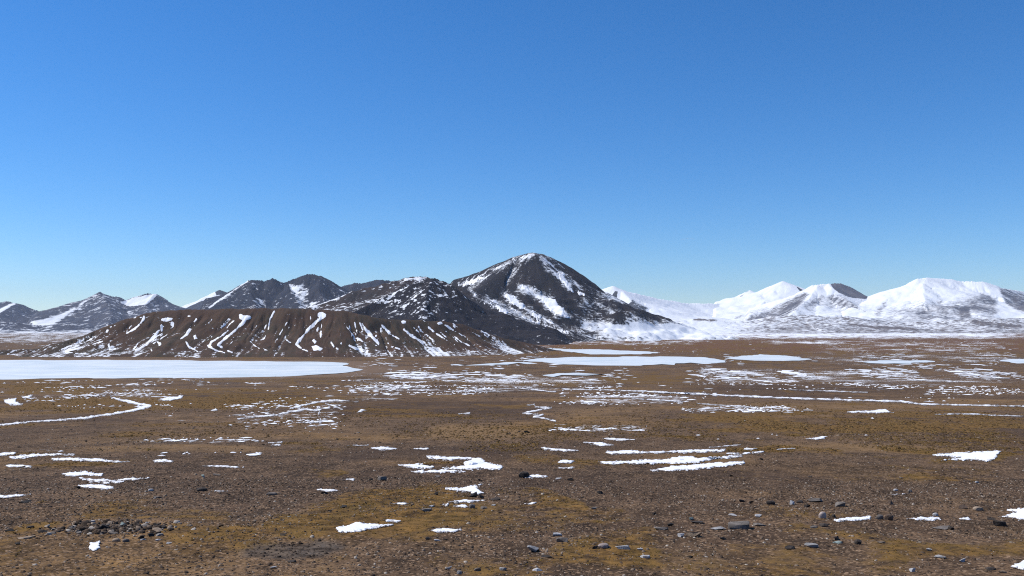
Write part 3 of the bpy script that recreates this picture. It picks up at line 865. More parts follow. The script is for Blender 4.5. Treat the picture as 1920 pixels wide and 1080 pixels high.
rk = mountain_surface([([(1400, 606, 9000), (1430, 592, 9000), (1460, 577, 9000), (1490, 558, 9050), (1506, 546, 9050), (1525, 533.5, 9050), (1540, 531.5, 9050), (1554, 530, 9050), (1577, 531, 9080), (1592, 537, 9100),
                         (1611, 548, 9150), (1627, 556, 9200), (1660, 572, 9200), (1700, 590, 9200)], .62),
                       ([(1555, 530, 9050), (1562, 548, 8750), (1590, 562, 8450), (1620, 582, 8050)], .52),
                       ([(1535, 532, 9050), (1520, 558, 8600), (1490, 582, 8100)], .5)],
                      1370, 1740, 7000, 9900, 280, 130, 95.0, 13.0, 7.0, 291)
add_mountain('mountain', 'snow mountain with one dark rock face falling away from its top', M_WHITE2,
             [(('P', [(1390, 606), (1440, 586), (1480, 562), (1506, 546), (1518, 550), (1500, 574), (1470, 594), (1420, 608)]), .34, 7),
              (('P', [(1508, 572), (1530, 556), (1545, 552), (1540, 564), (1515, 580)]), .5, 6),
              (('P', [(1540, 556), (1570, 553), (1600, 566), (1612, 582), (1585, 580), (1560, 568)]), .44, 7),
              (('P', [(1555, 529), (1578, 529), (1600, 540), (1630, 556), (1622, 560), (1596, 557), (1572, 548), (1562, 540)]), -.35, 1.6),  # snow-free face of bare dark rock
              (('P', [(1556, 533), (1562, 542), (1572, 550), (1545, 551), (1520, 548), (1530, 536), (1545, 532)]), 1.0, 3)],
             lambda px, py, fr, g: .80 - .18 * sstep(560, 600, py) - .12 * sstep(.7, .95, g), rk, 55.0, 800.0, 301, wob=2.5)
rl = mountain_surface([([(1560, 598, 9000), (1600, 574, 8900), (1640, 557, 8850), (1662, 549, 8800), (1690, 536.5, 8800), (1720, 522, 8800), (1735, 519.5, 8800), (1760, 520.5, 8800), (1785, 523, 8800), (1802, 527, 8800), (1840, 526.5, 8750),
                         (1863, 533, 8750), (1876, 540, 8850), (1895, 543, 9000), (1920, 546, 9200), (1980, 552, 9300), (2060, 570, 9300)], .62),
                       ([(1862, 533, 8750), (1874, 552, 8450), (1888, 572, 8100), (1900, 590, 7700)], .62),
                       ([(1735, 520, 8800), (1730, 550, 8300), (1740, 580, 7700), (1750, 598, 7300)], .42),
                       ([(1663, 550, 8800), (1650, 572, 8300), (1640, 592, 7800)], .42)],
                      1530, 2080, 6600, 9900, 380, 140, 95.0, 12.0, 6.0, 311)
add_mountain('mountain', 'broad flat-topped snow mountain, largest of the white ones', M_WHITE2,
             [(('P', [(1640, 585), (1700, 573), (1760, 562), (1800, 552), (1850, 556), (1870, 580), (1860, 610), (1600, 615)]), .50, 16),
              (('P', [(1790, 582), (1812, 574), (1822, 592), (1806, 600)]), .26, 5),
              (('P', [(1815, 566), (1840, 553), (1868, 560), (1866, 584), (1830, 588)]), .40, 8),
              (('P', [(1868, 537), (1882, 540), (1930, 552), (1960, 558), (1960, 584), (1910, 584), (1888, 572), (1878, 556)]), .40, 5),
              (('P', [(1640, 590), (1655, 568), (1668, 556), (1660, 575), (1650, 592)]), .45, 5),
              (('P', [(1880, 538), (1925, 545), (1930, 550), (1900, 547)]), .6, 2)],
             lambda px, py, fr, g: .88 - .10 * sstep(550, 600, py) - .10 * sstep(.75, .98, g), rl, 55.0, 900.0, 321, wob=3.0)
rm = mountain_surface([([(1180, 612, 6600), (1225, 604, 6600), (1262, 597, 6700), (1285, 600, 6700), (1310, 596, 6700), (1340, 599, 6700), (1370, 603, 6700), (1420, 598, 6800), (1450, 592, 6800), (1500, 590, 6800), (1550, 592, 6800),
                         (1600, 594, 6800), (1640, 600, 6800), (1700, 604, 6800), (1780, 600, 6700), (1850, 596, 6600), (1920, 597, 6600), (2040, 600, 6600)], .26)],
                      1150, 2080, 4600, 7600, 460, 90, 70.0, 9.0, 9.0, 331, kdrop=1.2)
M_FOOT = rock_snow_material('snowy_foothill', [(.15, .125, .118), (.12, .108, .112), (.175, .145, .13), (.095, .086, .09)], streak=.35, speck=.026, amp=.50, sharp=.18)
add_mountain('hill', 'low lumpy foothills half covered in snow below the white mountains', M_FOOT,
             [(('P', [(1230, 609), (1262, 602), (1278, 616), (1240, 620)]), .28, 6), (('L', [(1300, 598), (1340, 599)], [2.5, 2.5]), .30, 3), (('L', [(1590, 607), (1640, 614), (1720, 617)], [1.5, 2, 1]), .2, 2),
              (('P', [(1820, 602), (1880, 606), (1930, 612), (1880, 614), (1830, 608)]), .25, 4)],
             lambda px, py, fr, g: .50 + .25 * (1 - sstep(1330, 1460, px)) * sstep(590, 605, py) - .06 * sstep(610, 622, py), rm, 40.0, 220.0, 341, cat='hill')

# ------------------------------------------------------------------ snow patches lying on the plain
def snow_patch(shapes, label, thick=1.0, noise=1.0, group='snow patches on the plain'):
    xs = []; ys = []
    for s in shapes:
        p = np.array(s[1], float); xs += [p[:, 0].min(), p[:, 0].max()]; ys += [p[:, 1].min(), p[:, 1].max()]
    pad = 5
    x0, x1, y0, y1 = min(xs) - pad, max(xs) + pad, min(ys) - pad, max(ys) + pad
    nc = int(min(520, max(12, (x1 - x0) / 1.3))); nr = int(min(90, max(10, (y1 - y0) / .55)))
    PX, PY = np.meshgrid(np.linspace(x0, x1, nc), np.linspace(y1, y0, nr))
    PX = PX.ravel(); PY = PY.ravel()
    f = np.full(PX.shape, -1e9)
    for s in shapes:
        f = np.maximum(f, sdf_shape(PX, PY, s))
    sd = int(abs(x0 * 7 + y0 * 13)) % 997
    amp = noise * (1 + .7 * sstep(4, 14, y1 - y0 - 2 * pad))
    f = f + amp * (2.7 * fbm(PX / 10.0, PY / 1.9, sd, 5, .78) + .25)
    X, Y = px_to_ground(PX, PY)
    Z = gz(X, Y)
    unit = np.median(Y) / F
    off = np.minimum(f / 1.6, 1.0).clip(0) * (.02 + .0005 * Y) * thick
    P = np.stack([X, Y, Z + .004 + .00012 * Y], 1)
    r = clip_grid(P, f, off, nr, nc, np.clip(f / 3.6, 0, 1))
    if r is None:
        print('empty patch', label); return
    V, T, core = r
    c = V[:, :3].mean(0); c[2] = V[:, 2].min()
    o = put('snow_patch', mesh_np('snow_patch', V - c, T, {'core': core}), M_SNOW, label=label, category='snow patch', group=group)
    o.location = c
def Pp(*pts): return ('P', list(pts))
def Ll(hw, *pts): return ('L', list(pts), [h * .82 for h in hw])

PATCHES = [
 ('large white snow patch with a hooked arm, in the middle of the plain', [
   Pp((800, 857), (822, 856), (895, 860), (905, 862), (910, 867), (945, 876), (937, 881), (905, 880), (870, 881), (830, 879), (870, 874), (871, 867), (885, 862.5), (842, 863), (805, 861)),
   Pp((747, 872), (780, 871), (817, 877), (805, 880), (767, 877)), Pp((767, 885), (830, 882), (885, 884), (830, 887), (780, 887))]),
 ('small snow patch at the foot of the dark boulder', [Pp((978, 894), (990, 892), (1010, 891.5), (1026, 894), (1012, 897), (985, 897))]),
 ('long ragged snow strip directly above the broad striped snow patch', [Pp((1135, 847), (1195, 844.5), (1200, 848), (1242, 847), (1297, 844), (1360, 843.5), (1357, 847), (1285, 850), (1235, 849.5), (1192, 852), (1140, 852))]),
 ('broad striped snow patch slanting across the plain, widest of all', [
   Pp((1120, 867), (1155, 866), (1192, 864), (1255, 862), (1270, 856.5), (1300, 856), (1310, 860), (1385, 855), (1390, 856), (1360, 860), (1322, 864), (1310, 869), (1260, 870), (1210, 870), (1180, 871), (1140, 871)),
   Pp((1220, 882), (1260, 875), (1310, 871), (1395, 866), (1397, 870), (1347, 877), (1285, 882), (1247, 884))]),
 ('thin snow strip up and left of the broad striped patch', [Pp((1015, 840), (1050, 842), (1087, 845), (1060, 847), (1022, 843))]),
 ('small snow strip above the start of the long ragged strip', [Pp((1095, 830), (1125, 830), (1150, 835), (1130, 838), (1110, 833))]),
 ('thin flat snow strip, second above the long ragged strip', [Pp((1125, 822), (1160, 822), (1190, 825), (1160, 827))]),
 ('two-lobed small snow patch between the hooked patch and the broad striped patch', [Pp((1046, 867), (1060, 863), (1080, 864.5), (1070, 869), (1050, 869)), Pp((1046, 862), (1058, 861), (1056, 863))]),
 ('sliver of snow just below the two-lobed small patch', [Pp((1043, 878), (1082, 876.5), (1060, 880))]),
 ('thin snow sliver off the tip of the long ragged strip', [Pp((1360, 851), (1400, 849), (1435, 846), (1430, 849), (1390, 852)), Pp((1395, 842), (1420, 841), (1410, 845))]),
 ('feathery snow patch beside golden turf near the photo edge', [Pp((1750, 854), (1790, 849), (1820, 849), (1865, 846), (1877, 847), (1870, 854), (1865, 862), (1845, 866), (1830, 863), (1765, 864), (1802, 859), (1765, 855))]),
 ('long flat snow bar on olive turf, leftmost of the long bars', [Pp((97, 861), (130, 859.5), (180, 860.5), (205, 863.5), (243, 866), (220, 867.5), (195, 866), (140, 864), (100, 863.5))]),
 ('short snow bar beside the end of the long flat bar', [Pp((285, 864), (305, 862), (327, 864), (320, 867), (290, 867))]),
 ('ragged snow strip above the long flat bar', [Pp((17, 857), (62, 852), (100, 852), (142, 851), (140, 853.5), (110, 854), (70, 856), (40, 860), (20, 861))]),
 ('snow patch among tufts where the plain meets the photo edge', [Pp((-30, 851), (0, 850), (30, 849), (28, 853), (0, 855), (-30, 856))]),
 ('flat snow strip with a dark stone at one end, below the ragged strip', [Pp((8, 873), (40, 872), (60, 875), (55, 877), (15, 876))]),
 ('curled snow patch like a hook, on gravel', [Pp((117, 890), (135, 886), (160, 885), (192, 890), (190, 893), (160, 892), (140, 894)), Pp((145, 896), (175, 900), (220, 901), (250, 897), (278, 897), (250, 900), (225, 903), (180, 904), (155, 900)), Pp((167, 905), (232, 904.5), (200, 907))]),
 ('spindle-shaped snow patch just below the curled hook patch', [Pp((147, 911), (165, 909), (192, 909), (200, 912), (218, 914), (200, 918), (185, 917), (155, 914))]),
 ('thin snow bar alone on gravel between two short bars', [Pp((380, 874), (415, 873.5), (457, 876), (440, 877.5), (400, 876))]),
 ('thin snow sliver trailing from the smooth dark stone', [Pp((392, 921), (430, 921), (420, 923))]),
 ('low snow strip on gravel at the photo edge, above the rubble heap', [Pp((-20, 930), (20, 929.5), (57, 926.5), (40, 931), (20, 934), (-20, 933))]),
 ('grainy wedge of snow on turf, near the bottom of the photo', [Pp((630, 990), (660, 985), (670, 980), (687, 984), (740, 985), (710, 990), (685, 995), (660, 999), (635, 999))]),
 ('small snow sliver just above the grainy wedge', [Pp((718, 976), (730, 975), (751, 978), (745, 980), (725, 979))]),
 ('lens-shaped snow patch on bare gravel beside the grainy wedge', [Pp((804, 995), (830, 992), (865, 994), (850, 999), (820, 999))]),
 ('ragged snow patch above the jagged black stone in the stone cluster', [Pp((835, 917), (865, 916), (880, 912), (905, 908), (893, 913), (900, 920), (908, 926), (895, 928), (880, 923), (850, 920))]),
 ('snow strip below the jagged black stone in the stone cluster', [Pp((840, 942), (870, 938), (910, 938.5), (880, 943))]),
 ('little snow spot left of the lowest snow in the stone cluster', [Pp((825, 947), (842, 945), (840, 950))]),
 ('short snow sliver lowest in the stone cluster', [Pp((850, 949), (875, 948), (878, 952), (860, 952))]),
 ('small peaked snow patch left of the hooked large patch', [Pp((695, 841), (715, 838), (735, 840.5), (750, 842), (735, 844), (710, 844))]),
 ('small flat snow sliver next to the small peaked patch', [Pp((772, 842), (805, 840.5), (800, 844))]),
 ('thin snow line above the small peaked patch', [Pp((640, 836), (695, 834), (680, 837))]),
 ('snow sliver behind a dark stone on gravel', [Pp((593, 919), (610, 917.5), (640, 920), (620, 922), (598, 921))]),
 ('pale oval of thin snow on gravel above the grainy wedge', [Pp((731, 945), (750, 943), (767, 945), (755, 947))]),
 ('short snow sliver on bare brown gravel, upper one of a close pair', [Pp((503, 831), (530, 828.5), (528, 831))]),
 ('short snow sliver on bare brown gravel, lower one of a close pair', [Pp((505, 835), (524, 833.5), (527, 836))]),
 ('tiny snow sliver between the hooked patch and the stones in gravel', [Pp((637, 900), (665, 898.5), (664, 901.5))]),
 ('snow strip behind the round grey and brown stones', [Pp((1562, 975), (1595, 971.5), (1632, 970), (1633, 975), (1600, 977), (1570, 978.5))]),
 ('snow strip beside the round grey and brown stones', [Pp((1700, 974), (1725, 971), (1762, 971), (1764, 975), (1735, 976.5))]),
 ('small snow sliver next to rusty soil near the photo edge', [Pp((1798, 974), (1815, 971), (1822, 975), (1805, 976.5))]),
 ('bright snow drift against dark stones at the photo edge', [Pp((1888, 957), (1920, 954), (1970, 956), (1970, 978), (1915, 976), (1900, 971), (1872, 969.5), (1905, 963))]),
 ('snow in the bottom corner of the photo', [Pp((1895, 1063), (1920, 1053), (1970, 1048), (1970, 1068), (1915, 1068))]),
 ('thin snow line below two snow-capped stones', [Pp((1663, 928), (1690, 926), (1708, 925.5), (1690, 928.5))]),
 ('winding snow-filled stream below the frozen lake', [Ll([2.8, 1.8, 1.4, 1.4, 2.6, 1.7, 2.2, 3.6, 2.6, 3, 3, 2.2, 1.2], (-30, 800), (0, 797), (60, 791), (100, 789), (160, 784), (200, 778), (250, 770), (262, 766), (282, 762), (262, 758), (240, 753), (222, 749), (208, 744))]),
 ('crooked snow patch near the edge, above the winding stream', [Pp((8, 751), (30, 748), (28, 754), (43, 758), (20, 760), (10, 756)), Pp((40, 745), (62, 740), (55, 746), (42, 748))]),
 ('braided snow streaks in front of the lake shore', [Ll([.8, 1.4, 1.6, 2, 1.8, 1.8, 1.4], (445, 786), (480, 782), (520, 778), (545, 772), (575, 768), (600, 770), (597, 777)), Ll([1, 1.5, 2.0, 1.6, 1], (545, 766), (580, 757), (610, 752), (640, 751), (672, 753)), Ll([1, 1.6, 1], (610, 757), (628, 762), (642, 768))]),
 ('flat snow sliver below the braided streaks', [Pp((555, 793), (590, 790), (616, 788.5), (600, 792.5))]),
 ('small zigzag of snow in the middle of the plain', [Ll([1.0, 1.3, 1.0, 1.6, 1.6, .9, 1.3, 1.5, 1.4, .9], (988, 760), (1002, 759), (1004, 763), (1034, 765), (1010, 769), (980, 775), (1018, 778), (1001, 782), (1022, 785), (1042, 790))]),
 ('long thin line of snow along a track across the plain', [Ll([.8, 1.2, 1.3, 1.3, 1.7, 1.6, 1.9, 1.5, 1.4, 1.4], (1053, 730), (1133, 731), (1230, 735), (1280, 738), (1413, 744), (1550, 749), (1690, 753), (1723, 758), (1920, 762), (1970, 763))]),
 ('short snow line joining the start of the long track line', [Ll([.8, 1.3, 1.1], (967, 727), (1000, 731), (1042, 735))]),
 ('wedge of snow alone below the long track line', [Pp((1580, 773), (1630, 770.5), (1661, 767), (1668, 772), (1680, 774), (1640, 775))]),
 ('thin snow line near the photo edge below the long track line', [Ll([.8, 1.3, 1.0, 1.0], (1750, 777), (1830, 776.5), (1860, 779), (1950, 781))]),
 ('snow streak just under the middle of the long track line', [Ll([.8, 1.6, 1.2], (1185, 747), (1230, 750), (1282, 753))]),
 ('thin snow streak right of the one under the track line', [Ll([.8, 1.2, .8], (1307, 757), (1360, 760.5), (1420, 765))]),
 ('thin snow line above the long track line', [Ll([.8, 1.2, .8], (1483, 731), (1560, 733.5), (1627, 736))]),
 ('feathery snow spot between the winding stream and the lake', [Pp((295, 750), (320, 744), (345, 741), (340, 747), (310, 752))]),
 ('small bright snow spot on dark ground, left of the braided streaks', [Pp((392, 771), (405, 766), (408, 769), (398, 772))]),
 ('thin snow sliver on the near lake shore', [Ll([1, 1.6, 1.2, 1], (340, 713), (352, 713.5), (368, 714.5), (384, 714.5))]),
 ('thin snow sliver near the zigzag of snow', [Pp((860, 776), (882, 773.5), (880, 777))]),
 ('small crooked snow spot beyond the braided streaks', [Pp((668, 774), (678, 767.5), (687, 770), (675, 773.5))]),
 ('hair-thin snow line on ochre turf behind the broad striped patch', [Ll([.7, .9, .6], (1330, 839), (1360, 837), (1390, 834))]),
 ('short thin snow line beside reddish turf', [Ll([.7, 1.0, .6], (1457, 843), (1474, 842), (1492, 841))]),
 ('tiny snow sliver on mossy turf below the dark boulder', [Pp((984, 945), (1008, 942.5), (1000, 946))]),
 ('small icy snow remnant below the rubble heap', [Pp((167, 1031), (169, 1020), (187, 1017), (187, 1028), (178, 1033))]),
 ('thin snow sliver on olive ground below the snow wedge', [Pp((1512, 823), (1530, 821), (1548, 820), (1545, 823), (1530, 825))]),
]
for lab, shp in PATCHES:
    snow_patch(shp, lab, noise=1.0 if len(shp[0]) == 2 else .62)

# thin scattered snow too small to tell apart
def snow_flecks():
    r = np.random.RandomState(12)
    px = r.uniform(-120, 2040, 330000); py = HOR + 28 + 232 * r.uniform(0, 1, 330000) ** 1.25
    x, y = px_to_ground(px, py, 5)
    fr = frost(x, y)
    clump = fbm(x / (8 + y * .03), y / (14 + y * .06), 59, 3)
    p = .42 * (np.clip(fr - .06, 0, 1) ** 1.3) * sstep(-.1, .45, clump + .35 * (fr - .3)) * (.22 + .78 * sstep(HOR + 40, HOR + 110, py))
    near = sstep(40, 110, y)
    keep = r.uniform(0, 1, len(px)) < p * (.25 + .75 * near)
    for w in _lakeW.values():
        keep &= sdf_poly(x, y, w) < 0
    x, y = x[keep], y[keep]
    n = len(x)
    wid = (.05 + .0010 * np.minimum(y, 800)) * np.exp(np.clip(r.normal(0, .8, n), -1.6, 1.5)); dep = wid * (1.2 + 1.6 * sstep(100, 600, y)) * r.uniform(.6, 1.4, n)
    far = sstep(350, 900, y)
    wid = wid * (1 + 1.3 * far)
    k = 7
    a = np.arange(k) / k * 2 * math.pi + r.uniform(0, 1, (n, 1))
    rad = r.uniform(.45, 1.25, (n, k))
    ox = np.cos(a) * rad * wid[:, None]; oy = np.sin(a) * rad * dep[:, None]
    vx = np.concatenate([x[:, None], x[:, None] + ox], 1); vy = np.concatenate([y[:, None], y[:, None] + oy], 1)
    vz = gz(vx.ravel(), vy.ravel()).reshape(vx.shape) + .01 + .00035 * vy
    vz[:, 0] += .01 + .0007 * y * r.uniform(.3, 1.3, n) * (1 - .72 * far)
    V = np.stack([vx, vy, vz], -1).reshape(-1, 3)
    t = np.stack([np.zeros(k, int), 1 + np.arange(k), 1 + (np.arange(k) + 1) % k], 1)
    T = (t[None] + (k + 1) * np.arange(n)[:, None, None]).reshape(-1, 3)
    print('flecks', n)
    put('snow', mesh_np('snow', V, T), M_SNOW_THIN, kind='stuff', label='thin scattered snow speckling the brown plain', category='snow')
snow_flecks()

# ------------------------------------------------------------------ stones
TONES = {  # two base colours each
 'black': ((.013, .012, .012), (.036, .032, .030)), 'dark': ((.030, .024, .020), (.066, .053, .044)), 'grey': ((.115, .098, .083), (.20, .172, .148)),
 'pale': ((.30, .29, .285), (.46, .45, .44)), 'blue': ((.20, .192, .183), (.37, .36, .35)), 'tan': ((.21, .155, .108), (.33, .255, .185)),
 'brown': ((.085, .057, .040), (.15, .105, .077)), 'teal': ((.15, .19, .17), (.27, .32, .295)), 'pink': ((.25, .20, .175), (.40, .335, .30)),
}
def stone_material(name, c1, c2):
    g = NT(name)
    tc = g.n('ShaderNodeTexCoord').outputs['Object']
    inf = g.n('ShaderNodeObjectInfo').outputs['Random']
    off = g.n('ShaderNodeVectorMath', operation='ADD'); g.link(tc, off.inputs[0]); g.link(g.math('MULTIPLY', inf, 37.0), off.inputs[1])
    p = off.outputs[0]
    a = g.noise(p, 5.0, 5, .6); b = g.noise(p, 24.0, 5, .65); c = g.noise(p, 11.0, 3, .5)
    cc = g.mix(g.rng(a, .35, .65), c1, c2)
    cc = g.mix(g.math('MULTIPLY', g.rng(b, .55, .75), .5), cc, tuple(x * .45 for x in c1))
    cc = g.mix(g.math('MULTIPLY', g.rng(c, .60, .72), .45), cc, (.17, .13, .08))
    return g.finish(cc, .88, g.bump(g.math('ADD', b, g.math('MULTIPLY', a, .5)), .7, .02), .2)
STONE_M = {k: stone_material(k + '_stone', *v) for k, v in TONES.items()}

def ico(sub):
    bm = bmesh.new(); bmesh.ops.create_icosphere(bm, subdivisions=sub, radius=1.0)
    V = np.array([v.co[:] for v in bm.verts]); T = np.array([[v.index for v in f.verts] for f in bm.faces]); bm.free()
    return V, T
ICO_V, ICO_T = ico(4)

def stone_mesh(w, d, h, seed, form):
    """angular, slab-like or rounded stone, w x d x h metres, lowest point at z = 0"""
    r = np.random.RandomState(seed)
    V = ICO_V.copy()
    if form == 'slab':
        V = np.sign(V) * np.abs(V) ** np.array([.6, .6, .4]); cuts = 12; lo, hi = .50, .92
    elif form == 'block':
        V = np.sign(V) * np.abs(V) ** .16; cuts = 6; lo, hi = 1.05, 1.4; V[:, 2] += .25 * V[:, 0] * (V[:, 2] > 0); V[:, 0] += .15 * V[:, 1]
    elif form == 'round':
        V = np.sign(V) * np.abs(V) ** .85; cuts = 5; lo, hi = .80, .97
    else:
        V = np.sign(V) * np.abs(V) ** .75; cuts = 9; lo, hi = .22, .72
    for _ in range(cuts):
        n = r.normal(size=3) * np.array([1, 1, .75]); n /= np.linalg.norm(n)
        k = r.uniform(lo, hi)
        s = V @ n - k
        V = V - np.where(s > 0, s, 0)[:, None] * n
    nz = fbm(V[:, 0] * 2.3 + seed % 91, V[:, 1] * 2.3 + V[:, 2] * 1.9, seed % 89, 4)
    V = V * (1 + .05 * nz)[:, None]
    V[:, 2] += r.uniform(-.25, .25) * V[:, 0] * (form != 'round')
    lo_, hi_ = V.min(0), V.max(0)
    V = (V - (lo_ + hi_) / 2) / (hi_ - lo_) * np.array([w, d, h])
    V[:, 2] -= V[:, 2].min()
    me = mesh_np('stone', V, ICO_T)
    me.set_sharp_from_angle(angle=math.radians(24))
    return me

_placed = []
def stone(px, py, w, h, tone, form, label, group='stones lying on the gravel', name='stone'):
    """px, py: middle of the stone's foot in the photograph; w, h: its width and height there in pixels"""
    X, Y = px_to_ground(np.array([px]), np.array([py + h * .35]))
    X, Y = float(X[0]), float(Y[0])
    u = Y / F
    W = w * u * .88; D = W * random.uniform(.55, .8); tilt = (py - HOR) / F
    H = max(h * u - D * tilt * .6, h * u * .6) * 1.22
    seed = int(px * 3 + py * 7) % 9973
    me = stone_mesh(W, D, H, seed, form)
    if 'heap' in group:
        me.vertices.foreach_set('co', (np.array([v.co[:] for v in me.vertices]) * np.array([1, 1, .8])).astype(np.float32).ravel())
    o = put(name, me, STONE_M[tone], label=label, category='stone', group=group)
    Z = float(gz(np.array([X]), np.array([Y]))[0])
    o.location = (X, Y + D * .25, Z - H * .22)
    o.rotation_euler = (0, 0, random.uniform(-.35, .35))
    return o

